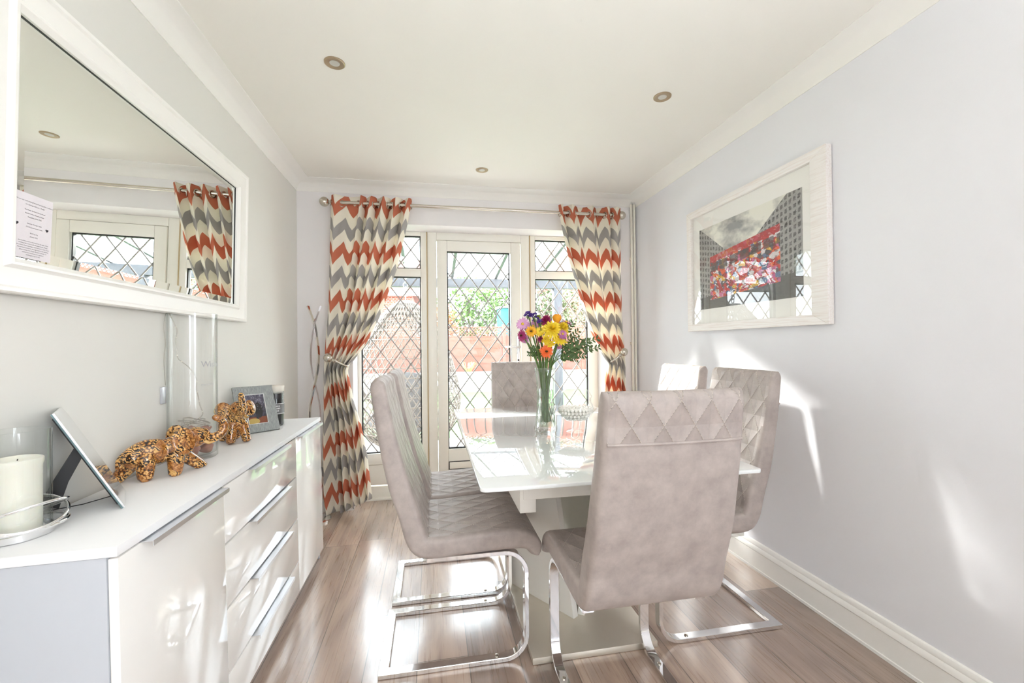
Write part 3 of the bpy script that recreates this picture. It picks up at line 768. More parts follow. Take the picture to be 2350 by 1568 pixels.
# ------------------------------------------------------------------ curtains, pole, holdbacks
def interp(tab, z):
    """tab = [(z, x)] with z falling"""
    if z >= tab[0][0]: return tab[0][1]
    for (z0, x0), (z1, x1) in zip(tab, tab[1:]):
        if z >= z1: f = (z0-z)/(z0-z1); return x0+(x1-x0)*f
    return tab[-1][1]
YR, ZR = 3.262, 2.229
def curtain(name_label, xl, xr, zt, ztie, Wf, voff, br, seed):
    rnd = random.Random(seed)
    t = thing('curtain', name_label, 'curtain', ((xl[0][1]+xr[0][1])/2, YR, 0), group='chevron curtains')
    zs = [zt-(zt-.02)*j/110 for j in range(111)]
    jit = [rnd.uniform(-1, 1) for _ in range(40)]
    def look(u, k):
        for p, q in zip(br, br[1:]):
            if u <= q[0]+1e-9: return p[k]+(q[k]-p[k])*(u-p[0])/(q[0]-p[0])
        return br[-1][k]
    nu = 120; ncyc = br[-1][2]
    cols = []
    for i in range(nu+1):
        u = i/nu; col = []; s_ = 0; prev = None; g = look(u, 1); cyc = look(u, 2); fi = int(cyc*2+.001)
        for z in zs:
            near = max(0, 1-abs(z-ztie)/.35)
            a = interp(xl, z); b = interp(xr, z); drop = min(1, max(0, (zt-z)/.5)); low = max(0, (ztie-z)/1.0)
            # the flat panels draw in towards the tie, so the folds share the width more evenly there
            ge = g+(u-g)*min(1, drop*.35+near*.65)
            x = a+(b-a)*ge
            amp = (.036-.010*near)*(1+.22*drop*jit[fi % 40])*(.55 if look(min(1, u+.004), 1)-look(max(0, u-.004), 1) > .012*.9 else 1)
            sn = math.sin(2*PI*cyc)
            y = YR-amp*(abs(sn)**.8)*(1 if sn > 0 else -1) - .028*near
            x += (b-a)*.012*math.sin(4*PI*cyc+.6)*(1-near)
            y += .012*low*math.sin(PI*cyc+1.3+seed)
            p = Vector((x, y, z))
            if prev is not None: s_ += math.hypot(x-prev[0], z-prev[2])
            prev = p; col.append((p, s_))
        cols.append(col)
    base = min(c[-1][1] for c in cols); Lref = base+0.0
    mb = MB(); nz = len(zs)
    for c in cols:
        for p, s_ in c: mb.v.append(tuple(p))
    for i in range(nu):
        for j in range(nz-1):
            if max(cols[i][j+1][1], cols[i+1][j+1][1]) > Lref+.03: continue
            k = len(mb.f); mb.f.append((i*nz+j, i*nz+j+1, (i+1)*nz+j+1, (i+1)*nz+j))
            mb.uv[k] = [(Wf*ii/nu, cols[ii][jj][1]+voff) for ii, jj in ((i, j), (i, j+1), (i+1, j+1), (i+1, j))]
    o = mb.build('drape', M['chevron'], t, smooth=180)
    md = o.modifiers.new('cloth', 'SOLIDIFY'); md.thickness = .0016; md.offset = 0
    # metal eyelets where the cloth crosses the pole
    for q in range(int(2*ncyc)+1):
        u = min((k/400 for k in range(401)), key=lambda uu: abs(look(uu, 2)-q/2)); u = min(.985, max(.015, u))
        i = min(nu-1, max(0, int(u*nu))); j = min(range(nz), key=lambda jj: abs(zs[jj]-ZR)); p = cols[i][j][0]; dd = (cols[i+1][j][0]-p); dd.z = 0; dd.normalize()
        n = Vector((-dd.y, dd.x, 0)); c = Vector((p.x, YR, ZR-.006)); d2 = dd
        pts = [c + d2*(.023*math.cos(2*PI*k/20)) + Vector((0, 0, 1))*(.023*math.sin(2*PI*k/20)) for k in range(20)]
        MB().tube(pts, .0045, 8, closed=True).build('eyelet', M['nickel'], t)
    return t
LX = [(2.28, -.700), (1.93, -.712), (1.53, -.722), (1.22, -.742), (1.03, -.750), (.81, -.757), (.65, -.764), (.40, -.770), (.15, -.768), (0, -.750)]
LR = [(2.28, -.139), (2.109, -.171), (1.78, -.246), (1.549, -.325), (1.403, -.378), (1.245, -.452), (1.151, -.51), (1.055, -.585), (1.02, -.591), (.80, -.554), (.643, -.510), (.419, -.470), (.131, -.440), (0, -.43)]
curtain('chevron curtain in orange, cream and grey tied back on the left of the glazed door', LX, LR, 2.277, 1.055, .95, -.071, [(0, 0, 0), (.11, .125, .5), (.23, .345, 1), (.29, .41, 1.5), (.35, .455, 2), (.43, .54, 2.5), (.49, .60, 3), (.62, .71, 3.5), (.69, .765, 4), (.80, .865, 4.5), (.86, .92, 5), (1, 1, 5.5)], 3)
RX = [(2.28, .978), (2.123, 1.001), (1.853, 1.062), (1.645, 1.124), (1.432, 1.183), (1.266, 1.242), (1.119, 1.313), (1.056, 1.353), (1.03, 1.362), (.914, 1.338), (.828, 1.325), (.5, 1.27), (.1, 1.2), (0, 1.19)]
RR = [(2.28, 1.494), (2.14, 1.492), (1.755, 1.492), (1.53, 1.495), (1.324, 1.498), (1.16, 1.503), (1.01, 1.506), (.812, 1.514), (.4, 1.52), (0, 1.52)]
curtain('chevron curtain in orange, cream and grey tied back on the right of the window', RX, RR, 2.287, 1.05, .92, -.071, [(0, 0, 0), (.08, .07, .5), (.16, .14, 1), (.28, .27, 1.5), (.46, .48, 2), (.56, .57, 2.5), (.72, .74, 3), (.82, .83, 3.5), (.87, .86, 4), (1, 1, 4.5)], 5)
def pole():
    t = thing('curtain_pole', 'satin nickel curtain pole with ball ends above the glazed door', 'curtain pole', (.38, YR, ZR))
    MB().tube([(-.70, YR, ZR), (1.462, YR, ZR)], .0125, 20).build('rod', M['nickel'], t, smooth=60)
    for x, sgn in ((-.70, -1), (1.462, 1)):
        f = MB().ball((x+sgn*.045, YR, ZR), .034, 24, 16).build('finial', M['nickel'], t, smooth=180)
        MB().lathe([(.014, 0), (.018, .003), (.018, .008), (.011, .012), (.011, .018)], (x-sgn*.006, YR, ZR), 20, M=Matrix.Rotation(sgn*PI/2, 4, 'Y')).build('collar', M['nickel'], f)
    for x in (-.665, 1.445):
        m = MB().tube([(x, YR+.012, ZR-.012), (x, D-.004, ZR-.012)], .007, 12)
        m.lathe([(.022, 0), (.022, .004), (.012, .007)], (x, D, ZR-.012), 20, M=Matrix.Rotation(PI/2, 4, 'X')); m.build('bracket', M['nickel'], t)
pole()
def holdback(sx, bx, bz, ex, ez, lab):
    t = thing('curtain_holdback', lab, 'holdback', (bx, D, bz), group='ball ended curtain holdbacks')
    yb = 3.165
    MB().ball((bx, yb-.0, bz), .031, 24, 16).build('ball_end', M['nickel'], t, smooth=180)
    a = Vector((bx, yb, bz)); e = Vector((ex, yb+.012, ez)); d = (e-a)
    MB().tube([a+d*.2, a+d*.3, a+d*.34, a+d*.4, a+d*.46], [.012, .014, .017, .012, .012], 14).build('collar', M['nickel'], t)
    MB().tube([a+d*.4, a+d*.7, a+d*.95, e+d*.03+Vector((0, .02, 0)), e+d*.02+Vector((-sx*.02, .09, .004)), Vector((bx+sx*.02, D-.02, ez)), Vector((bx+sx*.02, D, ez))], [.0085, .0075, .007, .007, .006, .006, .006], 12).build('arm', M['nickel'], t, smooth=60)
holdback(1, -.706, 1.122, -.585, 1.060, 'satin nickel ball ended holdback on the left curtain')
holdback(-1, 1.468, 1.133, 1.375, 1.058, 'satin nickel ball ended holdback on the right curtain')

# ------------------------------------------------------------------ twisted chrome floor ornament in the left corner
def twist():
    cx, cy = -.80, 3.19
    t = thing('twisted_ornament', 'tall twisted chrome strip ornament standing in the left window corner', 'ornament', (cx, cy, 0))
    MB().lathe([(.10, 0), (.10, .012), (.09, .016), (.02, .018)], (cx, cy, 0), 40).build('base', M['chrome'], t)
    for sgn in (-1, 1):
        pts = []
        for k in range(81):
            z = .018+1.462*k/80
            a = .017+.025*max(0, (1.5-z)/1.5)*1.4; zz = (1.353-z)/.413*PI
            x = sgn*(math.sin(zz)*a if z < 1.353 else -(z-1.353)*.33)
            pts.append((cx+x, cy+sgn*.006*math.cos(zz), z))
        MB().ribbon(pts, (.5*sgn, 1, 0), .019, .010).build('strip', M['chrome'], t, smooth=30)
twist()

# ------------------------------------------------------------------ things on the sideboard
def SBT(x): return SBZ+.0020+.020*(x+.632)
def arcpts(c, r, z0, z1, a0, a1, n):
    return [(c[0]+r*math.cos(a0+(a1-a0)*k/n), c[1]+r*math.sin(a0+(a1-a0)*k/n), z0+(z1-z0)*k/n) for k in range(n+1)]
def hurricane():
    c = (-.893, 1.127); z = SBT(c[0])
    t = thing('candle_stand', 'chrome swirled wire candle stand at the near end of the sideboard', 'candle stand', (c[0], c[1], z))
    MB().shell([(.058, z), (.059, z), (.059, z+.014), (.057, z+.014), (.057, z), (.058, z)], (c[0], c[1], 0), 48).build('band', M['chrome'], t)
    MB().lathe([(.0565, z+.002), (.0565, z+.004)], (c[0], c[1], 0), 40).build('plate', M['chrome'], t)
    c2 = (c[0]+.014, c[1]-.002)
    MB().tube(arcpts(c2, .069, z+.024, z+.024, 0, 2*PI*39/40, 39), .0038, 10, closed=True).build('ring', M['chrome'], t, smooth=180)
    for a0, tilt, up in ((-.4, .026, .051), (2.3, .022, .047)):
        pts = [(c2[0]+.069*math.cos(2*PI*i/48), c2[1]+.069*math.sin(2*PI*i/48), z+up+tilt*math.cos(2*PI*i/48-a0)) for i in range(48)]
        MB().tube(pts, .0034, 10, closed=True).build('swirl', M['chrome'], t, smooth=180)
    g = MB().shell([(.0545, z+.0045), (.0545, z+.228), (.0525, z+.229), (.0515, z+.228), (.0515, z+.008)], (c[0], c[1], 0), 56)
    o = g.build('hurricane_glass', M['glass'], None, smooth=60); tag(o, 'clear glass cylinder around the pillar candle in the chrome stand', 'glass cylinder')
    wax = NT('ivory_wax'); wax.p(Base_Color=S(242, 239, 226), Roughness=.45, Subsurface_Weight=.25, Subsurface_Radius=(.02, .015, .01), Subsurface_Scale=.5)
    pr = [(.0385, z+.005), (.0395, z+.008), (.0395, z+.15), (.042, z+.158), (.0415, z+.166), (.037, z+.168), (.030, z+.157), (.0, z+.154)]
    def wav(r, zz, a): return r*(1+(.035*math.sin(3*a+1)+.02*math.sin(7*a)) * max(0, (zz-z-.13)/.04))
    cn = thing('pillar_candle', 'ivory pillar candle with a melted rim inside the glass cylinder', 'candle', (c[0], c[1], z))
    MB().lathe(pr, (c[0], c[1], 0), 48, fn=wav).build('wax_body', wax.m, cn, smooth=60)
    MB().tube([(c[0], c[1], z+.153), (c[0]+.002, c[1], z+.166)], .0012, 6).build('wick', M['black'], cn)
hurricane()
def photo_frame(name, lab, A, e, hgt, lean_dir, th, w, mats, inner, strut=True):
    """A: near bottom corner, e: unit vector along the bottom edge, lean_dir: horizontal unit vector the top leans to"""
    t = thing(name, lab, 'photo frame', A)
    e = Vector(e); n = Vector(lean_dir); upv = Vector((0, 0, 1))*math.cos(th)+n*math.sin(th); nb = n*math.cos(th)-Vector((0, 0, 1))*math.sin(th)
    Mx = Matrix(((e.x, upv.x, nb.x, 0), (e.y, upv.y, nb.y, 0), (e.z, upv.z, nb.z, 0), (0, 0, 0, 1)))
    return t, Mx
def near_frame():
    A = Vector((-.771, 1.259, SBT(-.771))); e = Vector((-.52, .854, 0)); n = Vector((-.854, -.52, 0)); n_, th, w, h = n, .46, .175, .279
    t, Mx = photo_frame('photo_frame', 'thin mirrored photo frame seen edge on, propped by a black strut', A, e, h, n, th, w, None, None)
    mir = plain('mirrored_frame_face', S(232, 234, 236), .06, .7)
    MB().box(0, w, 0, h, -.004, 0, M=Mx).build('face', mir, t, local=True, smooth=0)
    MB().box(0, w, 0, h, 0, .0035, M=Mx).build('glass_edge', plain('green_glass_edge', S(96, 120, 122), .15), t, local=True, smooth=0)
    MB().box(.012, w-.012, .012, h-.012, .0035, .0075, M=Mx).build('backing', M['black_felt'], t, local=True, smooth=0)
    # strut: from the middle of the back to the worktop
    top = Mx @ Vector((w*.5, h*.60, .009)); foot = Vector((top.x, top.y, 0))+n*.055; foot.z = .001-.02*.06
    sd = (foot-top).normalized(); wd_ = e.cross(sd).normalized()
    vs = []
    for p, hw in ((top, .012), (top.lerp(foot, .5)+n*.006, .014), (foot+Vector((0, 0, .012)), .019)):
        vs += [p-wd_*hw-e*.004, p+wd_*hw-e*.004, p+wd_*hw+e*.004, p-wd_*hw+e*.004]
    fs = []
    for i in range(2):
        for k in range(4): fs.append((i*4+k, i*4+(k+1) % 4, i*4+4+(k+1) % 4, i*4+4+k))
    fs += [(3, 2, 1, 0), (8, 9, 10, 11)]
    MB().add(vs, fs).build('strut', M['black'], t, local=True, smooth=0)
    MB().tube([Mx @ Vector((w*.5, .02, .008)), (Mx @ Vector((w*.5, .02, .008))).lerp(foot, .5)+Vector((0, 0, -.002)), foot+Vector((0, 0, .004))], .0012, 6).build('stay_ribbon', M['black'], t, local=True)
    MB().box(w*.46, w*.54, h-.05, h-.035, .0075, .014, M=Mx).build('hook', M['black'], t, local=True)
near_frame()
def grey_frame():
    A = Vector((-.885, 2.195, SBT(-.885))); e = Vector((.773, .635, 0)); n = Vector((-.635, .773, 0)); th, w, h = .44, .176, .232
    A.x += 0.006
    t, Mx = photo_frame('photo_frame', 'grey striped fabric photo frame with a dark snapshot, leaning behind the raised trunk elephant', A, e, h, n, th, w, None, None)
    fab = NT('grey_ribbed_fabric'); c = fab.coord('UV'); x = fab.xyz(c)
    st = fab.noise(fab.comb(fab.math('MULTIPLY', x[0], 600.0), fab.math('MULTIPLY', x[1], 40.0), 0.0), 1.0, 3, .7)
    fab.p(Base_Color=fab.ramp(st, [(.3, S(112, 116, 116)), (.55, S(160, 164, 163)), (.75, S(196, 198, 196))]), Roughness=.6)
    bx0, bx1, by0, by1 = .045, .131, .040, .190
    for nm, (a, b, c_, d) in (('b', (0, w, 0, by0)), ('t', (0, w, by1, h)), ('l', (0, bx0, by0, by1)), ('r', (bx1, w, by0, by1))):
        mb = MB(); mb.box(a, b, c_, d, -.012, 0, M=Mx)
        for i in range(6):
            q = [mb.v[k] for k in mb.f[i]]; mb.uv[i] = [((Mx.inverted() @ Vector(p)).x, (Mx.inverted() @ Vector(p)).y) for p in q]
        mb.build('fabric_border', fab.m, t, local=True, smooth=0)
    m = MB(); e_ = .002
    for a in ((bx0, bx0+e_, by0, by1), (bx1-e_, bx1, by0, by1), (bx0, bx1, by0, by0+e_), (bx0, bx1, by1-e_, by1)): m.box(a[0], a[1], a[2], a[3], -.0125, -.004, M=Mx)
    m.build('inner_lip', plain('white_lip', S(240, 240, 240), .5), t, local=True, smooth=0)
    ph = NT('dark_snapshot'); q = ph.xyz(ph.coord('UV')); u, v = q[0], q[1]; pc = ph.comb(u, v, 0.0)
    nz = ph.noise(pc, 7, 4, .65)
    col = ph.mix(ph.math('GREATER_THAN', v, .24), S(134, 76, 56), ph.ramp(ph.math('ADD', nz, ph.math('MULTIPLY', v, .3)), [(.45, S(46, 43, 48)), (.8, S(96, 92, 110)), (.95, S(170, 170, 186))]))
    def blob(cx, cy, rx, ry): return ph.math('LESS_THAN', ph.math('ADD', ph.math('POWER', ph.math('DIVIDE', ph.math('SUBTRACT', u, cx), rx), 2.0), ph.math('POWER', ph.math('DIVIDE', ph.math('SUBTRACT', v, cy), ry), 2.0)), 1.0)
    col = ph.mix(blob(.62, .46, .2, .26), col, S(38, 37, 40)); col = ph.mix(blob(.5, .2, .06, .16), col, S(44, 46, 58)); col = ph.mix(blob(.3, .1, .3, .1), col, S(196, 168, 96))
    col = ph.mix(ph.math('MULTIPLY', ph.math('GREATER_THAN', ph.noise(pc, 26, 2), .66), ph.math('GREATER_THAN', v, .45)), col, S(196, 200, 210))
    ph.p(Base_Color=col, Roughness=.2)
    mb = MB(); mb.grid(lambda a, b: Mx @ Vector((bx0+(bx1-bx0)*a, by0+(by1-by0)*b, -.006)), 1, 1, 0, lambda a, b: (a, b)); mb.build('snapshot', ph.m, t, local=True, smooth=0)
    MB().box(.004, w-.004, .004, h-.004, 0, .003, M=Mx).build('backing', M['black_felt'], t, local=True, smooth=0)
    top = Mx @ Vector((w*.5, h*.7, .003)); foot = Vector((top.x, top.y, 0))+n*.03; foot.z = .0005
    MB().ribbon([top, foot], e, .05, .002).build('strut', M['black_felt'], t, local=True, smooth=0)
grey_frame()
def candle_jar():
    c = (-.80, 2.43); z = SBT(c[0]); r = .040
    t = thing('candle_jar', 'black and white labelled candle jar behind the grey photo frame', 'candle jar', (c[0], c[1], z))
    MB().lathe([(r-.003, z), (r, z+.003), (r, z+.172), (r-.002, z+.175)], (c[0], c[1], 0), 40).build('jar_body', M['glass'], t, smooth=50)
    MB().lathe([(r-.003, z+.004), (r-.003, z+.165)], (c[0], c[1], 0), 40).build('black_wax', plain('black_wrap', S(38, 36, 38), .25), t, smooth=50)
    MB().lathe([(r+.001, z+.176), (r+.002, z+.180), (r+.002, z+.203), (r-.001, z+.206)], (c[0], c[1], 0), 40).build('lid', plain('cream_lid', S(226, 220, 208), .4), t, smooth=50)
    MB().shell([(r+.0004, z+.062), (r+.0008, z+.062), (r+.0008, z+.112), (r+.0004, z+.112)], (c[0], c[1], 0), 40).build('label_band', plain('grey_label', S(120, 118, 120), .5), t, smooth=50)
    for zz in (.061, .112): MB().shell([(r+.001, z+zz), (r+.0014, z+zz), (r+.0014, z+zz+.003), (r+.001, z+zz+.003)], (c[0], c[1], 0), 40).build('white_line', plain('white_ink', S(240, 240, 240), .5), t, smooth=50)
    mb = MB(); v = Vector((-c[0], -c[1], 0)).normalized(); a0 = math.atan2(v.y, v.x)
    for k, (zz, n) in enumerate(((.098, 4), (.086, 5), (.074, 3))):
        for i in range(n):
            a = a0+.25+(i-n/2)*.16; p = Vector((math.cos(a), math.sin(a), 0))*(r+.0012); q = Vector((-math.sin(a), math.cos(a), 0))
            b = Vector((c[0], c[1], z+zz))+p
            mb.add([b-q*.0022, b+q*.0022, b+q*.0022+Vector((0, 0, .007)), b-q*.0022+Vector((0, 0, .007))], [(0, 1, 2, 3)])
    mb.build('lettering', plain('white_ink_marks', S(235, 235, 235), .5), t, smooth=0)
candle_jar()

def elephant_mesh(name, balls, vox, parent):
    mb = MB()
    for c, r, Mx in balls: mb.ball(c, r, 20, 14, M=Mx)
    me = bpy.data.meshes.new(name); me.from_pydata(mb.v, [], mb.f)
    o = bpy.data.objects.new(name, me); COL.objects.link(o)
    m = o.modifiers.new('r', 'REMESH'); m.mode = 'VOXEL'; m.voxel_size = vox; m.use_smooth_shade = True
    m = o.modifiers.new('s', 'SMOOTH'); m.factor = .5; m.iterations = 6
    dg = bpy.context.evaluated_depsgraph_get(); me2 = bpy.data.meshes.new_from_object(o.evaluated_get(dg))
    bpy.data.objects.remove(o); bpy.data.meshes.remove(me)
    me2.materials.clear(); me2.materials.append(M['elephant']); me2.polygons.foreach_set('use_smooth', [True]*len(me2.polygons)); me2.name = name
    o = bpy.data.objects.new(name, me2); COL.objects.link(o); o.parent = parent; return o
def cap(a, b, r0, r1, n=7):
    a, b = Vector(a), Vector(b); return [(a.lerp(b, k/(n-1)), r0+(r1-r0)*k/(n-1), None) for k in range(n)]
def chain(pts, rs, n=6):
    P = catmull(pts, n); m = len(P); out = []
    for i, p in enumerate(P):
        f = i/(m-1)*(len(rs)-1); k = min(len(rs)-2, int(f)); out.append((p, rs[k]+(rs[k+1]-rs[k])*(f-k), None))
    return out
def ear(c, side, rx, rz, yaw):
    return (c, (rx, .009, rz), Matrix.Rotation(yaw, 3, 'Z') @ Matrix.Rotation(side*.25, 3, 'X'))
def elephants():
    # striding, trunk curled up in front
    cx, cy = -.846, 1.556; t = thing('elephant_figurine', 'glossy animal print elephant striding with curled trunk, nearest the camera', 'figurine', (cx, cy, SBT(cx)), (0, 0, math.radians(36)))
    B = [((-.028, 0, .078), (.062, .036, .043), None), ((.035, 0, .083), (.045, .033, .040), None), ((-.065, 0, .070), (.032, .032, .038), None),
         ((.088, 0, .108), (.034, .029, .034), None), ((.108, 0, .112), (.022, .020, .024), None), ((.066, 0, .100), (.028, .026, .032), None)]
    B += cap((-.062, .018, .062), (-.100, .022, .014), .027, .019)+cap((-.040, -.020, .062), (-.043, -.024, .014), .027, .021)
    B += cap((.034, -.020, .062), (.030, -.025, .014), .025, .020)+cap((.048, .018, .062), (.100, .022, .014), .024, .018)
    B += [((-.108, .022, .009), (.017, .014, .009), None), ((-.043, -.025, .009), (.019, .018, .009), None), ((.031, -.026, .009), (.018, .017, .009), None), ((.108, .022, .009), (.018, .015, .009), None)]
    B += chain([(.104, 0, .104), (.132, 0, .098), (.158, 0, .108), (.170, 0, .132), (.160, 0, .156), (.144, 0, .166)], [.019, .017, .0145, .013, .012, .011])
    B += [ear((.050, -.042, .108), -1, .038, .044, .38), ear((.044, .036, .112), 1, .032, .042, -.45)]
    B += chain([(-.090, 0, .085), (-.104, .002, .068), (-.106, .004, .045)], [.007, .005, .005])
    elephant_mesh('body', B, .0032, t)
    for s_ in (-1, 1): MB().tube([(.106, s_*.013, .095), (.122, s_*.018, .086), (.138, s_*.020, .088)], [.006, .0048, .002], 10).build('tusk', plain('tan_tusk', S(214, 170, 104), .15), t, local=True, smooth=60)
    for s_ in (-1, 1): MB().ball((.103, s_*.022, .120), .0034, 10, 8).build('eye', M['black'], t, local=True, smooth=180)
    cx, cy = -.842, 2.060; t = thing('elephant_figurine', 'glossy animal print elephant with trunk held straight up, by the grey photo frame', 'figurine', (cx, cy, SBT(cx)), (0, 0, math.radians(-50)))
    B = [((-.030, 0, .085), (.056, .038, .045), None), ((.020, 0, .096), (.042, .038, .048), None), ((.046, 0, .142), (.033, .034, .036), None), ((.060, 0, .128), (.024, .026, .028), None), ((.036, 0, .120), (.030, .030, .034), None)]
    B += cap((-.055, .020, .070), (-.062, .026, .014), .024, .018)+cap((-.050, -.022, .070), (-.052, -.028, .014), .024, .018)
    B += cap((.036, -.020, .074), (.046, -.030, .014), .022, .018)+cap((.036, .020, .074), (.046, .030, .014), .022, .018)
    B += [((x, y, .009), (.020, .018, .009), None) for x, y in ((-.062, .026), (-.052, -.028), (.050, -.030), (.050, .030))]
    B += chain([(.068, 0, .130), (.088, 0, .140), (.094, 0, .164), (.084, 0, .188), (.078, 0, .204)], [.018, .016, .0145, .013, .012])
    B += [ear((.024, -.052, .140), -1, .032, .036, 1.1), ear((.024, .052, .140), 1, .032, .036, -1.1)]
    B += chain([(-.082, 0, .095), (-.094, .002, .075), (-.096, .004, .05)], [.007, .005, .005])
    elephant_mesh('body', B, .0032, t)
    for s_ in (-1, 1): MB().tube([(.070, s_*.014, .118), (.084, s_*.020, .108), (.098, s_*.022, .112)], [.006, .0048, .002], 10).build('tusk', plain('tan_tusk', S(214, 170, 104), .15), t, local=True, smooth=60)
    for s_ in (-1, 1): MB().ball((.070, s_*.025, .150), .0034, 10, 8).build('eye', M['black'], t, local=True, smooth=180)
elephants()
VC = (-.874, 1.795)
def tall_vase():
    c = VC; z = SBT(c[0]); r = .0775; h = .530
    t = thing('glass_vase', 'tall clear glass cylinder vase under the mirror holding brown stones', 'vase', (c[0], c[1], z))
    thick = thin_glass('thick_glass', (.995, .997, .996, 1), (.72, .76, .75, 1), .045)
    MB().shell([(0.001, z), (r-.004, z), (r, z+.004), (r, z+h), (r-.0018, z+h+.0015), (r-.0036, z+h), (r-.0036, z+.018), (r-.012, z+.014), (.001, z+.014)], (c[0], c[1], 0), 72).build('cylinder', thick, t, smooth=50)
    mt = plain('faint_pen', S(176, 176, 180), .5)
    v = Vector((-c[0], -c[1], 0)).normalized(); a0 = math.atan2(v.y, v.x)
    for s_, dz, sz, da in (('Wishes', .335, .030, .70), ('memories', .268, .012, .72)):
        me = text_mesh(s_, sz, 'LEFT'); mb = MB(); vs = []
        for p in me.vertices:
            a = a0+.32+p.co.x/r; vs.append((c[0]+(r+.0004)*math.cos(a), c[1]+(r+.0004)*math.sin(a), z+dz+p.co.y))
        mb.add(vs, [tuple(f.vertices) for f in me.polygons]).build('lettering', mt, t, smooth=0); bpy.data.meshes.remove(me)
    # stones, one by one
    st = NT('terracotta_stone'); n = st.noise(st.coord(), 30, 5, .6)
    st.p(Base_Color=st.mix(n, S(142, 98, 84), S(186, 138, 120)), Roughness=.8, Normal=st.bump(n, .4, .003))
    rnd = random.Random(4); k = 0; proto = None
    for lvl, cnt, rad in ((0, 6, .046), (1, 5, .044), (2, 5, .040)):
        for i in range(cnt+(1 if lvl < 2 else 0)):
            a = 2*PI*i/cnt+lvl*.5; rr = 0 if i == cnt else rad
            if proto is None:
                mb = MB(); mb.ball((0, 0, 0), (.024, .019, .016), 16, 10)
                mb.v = [tuple(Vector(v_)*(1+.12*math.sin(v_[0]*190+1)+.10*math.sin(v_[1]*230+2)+.1*math.sin(v_[2]*260))) for v_ in mb.v]
                o = proto = mb.build('stone', st.m, None, smooth=180)
            else: o = proto.copy(); COL.objects.link(o)
            sc = rnd.uniform(.9, 1.12); o.scale = (sc, sc, sc)
            o.location = (c[0]+rr*math.cos(a), c[1]+rr*math.sin(a), z+.034+lvl*.031+rnd.uniform(-.002, .002)); o.rotation_euler = (rnd.uniform(-.5, .5), rnd.uniform(-.5, .5), rnd.uniform(0, 6))
            tag(o, 'terracotta brown stone in the bottom of the tall glass vase', 'stone', 'brown stones in the tall glass vase')
    # string of wire lights hung over the rim, battery pack outside
    f = thing('string_lights', 'twisted silver wire lights hung over the rim of the tall vase', 'string lights', (c[0]-.06, c[1], z+h))
    wm = plain('silver_wire', S(196, 192, 184), .35, .6)
    x0 = c[0]-.0805+.003
    out = [(x0+.008, c[1]-.014, z+h+.004), (x0+.001, c[1]-.022, z+h-.004), (x0, c[1]-.030, z+h-.05), (x0+.002, c[1]-.026, z+h-.11), (x0, c[1]-.030, z+h-.17), (x0+.002, c[1]-.026, z+.27)]
    ins = [(x0+.008, c[1]-.014, z+h+.004), (x0+.020, c[1]-.008, z+h-.03), (-.925, c[1], 1.262), (-.929, c[1], 1.225), (-.920, c[1]-.005, 1.165), (-.905, c[1]-.01, 1.148), (-.880, c[1]-.01, 1.125), (-.862, c[1], 1.085), (-.862, c[1], 1.045), (-.856, c[1], 1.02), (-.845, c[1]-.01, .985), (-.836, c[1]-.01, .955), (-.855, c[1], .935), (-.885, c[1], .915), (-.905, c[1]+.01, .905)]
    P = catmull(out, 10); MB().tube(P, .0011, 6).build('lead_wire', wm, f)
    P = catmull(ins, 14)
    for ph in (0, PI):
        Q = [p+Vector((math.cos(i*.9+ph), .4*math.sin(i*.9+ph), 0))*.0016 for i, p in enumerate(P)]
        MB().tube(Q, .0008, 5).build('wire', wm, f)
    rnd = random.Random(9); lp = [Vector((c[0]+.055*math.cos(i*2.3), c[1]+.05*math.sin(i*2.3), z+.125+.018*math.sin(i*1.7))) for i in range(14)]
    MB().tube(catmull(lp, 10), .0013, 5).build('tangle', wm, f)
    for i in range(6, len(P), 16): MB().ball(P[i], .0024, 8, 6).build('bulb', M['white_plastic'], f)
    b = MB().box(x0-.0045, x0+.003, c[1]-.048, c[1]-.022, z+.205, z+.265).build('battery_pack', plain('silver_pack', S(206, 208, 214), .3, .3), f, bevel=.002)
tall_vase()

# ------------------------------------------------------------------ flowers in a cut glass vase, sweet jar
TZ = .7605
FV = (.560, 2.126)
def cut_bump(m):
    x = m.xyz(m.coord('Object')); a = m.math('ARCTAN2', x[1], x[0]); u = m.math('MULTIPLY', a, 14/(2*PI)); v = m.math('MULTIPLY', x[2], 17.0)
    def tri(q): return m.math('ABSOLUTE', m.math('SUBTRACT', m.math('FRACT', q), .5))
    h = m.math('MINIMUM', tri(m.math('ADD', u, v)), tri(m.math('SUBTRACT', u, v)))
    lo = m.math('LESS_THAN', x[2], .215)
    return m.bump(m.math('MULTIPLY', h, lo), 1.0, .02)
def flower_vase():
    c = FV; z = TZ
    t = thing('flower_vase', 'waisted cut glass vase of mixed flowers on the white table', 'vase', (c[0], c[1], z))
    pr = [(.001, 0), (.056, 0), (.060, .004), (.060, .022), (.056, .03), (.052, .06), (.0475, .10), (.0445, .14), (.0435, .18), (.0440, .225), (.046, .26), (.049, .29), (.0525, .318), (.051, .320),
          (.047, .29), (.0435, .26), (.0415, .225), (.041, .18), (.042, .14), (.045, .10), (.049, .06), (.052, .032), (.001, .026)]
    def scal(r, zz, a): return r*(1+.02*math.cos(10*a)*max(0, (zz-.28)/.04))
    g = thin_glass('cut_glass', (.985, .995, .985, 1), (.42, .50, .46, 1), .09, 0, cut_bump)
    MB().shell(pr, (0, 0, 0), 72, fn=scal).build('vase_body', g, t, local=True, smooth=50)
    w = thin_glass('vase_water', (.93, .96, .90, 1), (.75, .80, .68, 1), .03)
    MB().lathe([(.050, .028), (.0485, .06), (.0445, .10), (.0415, .14), (.0405, .18), (.041, .205), (.0, .205)], (0, 0, 0), 48).build('water', w, t, local=True, smooth=50)
flower_vase()
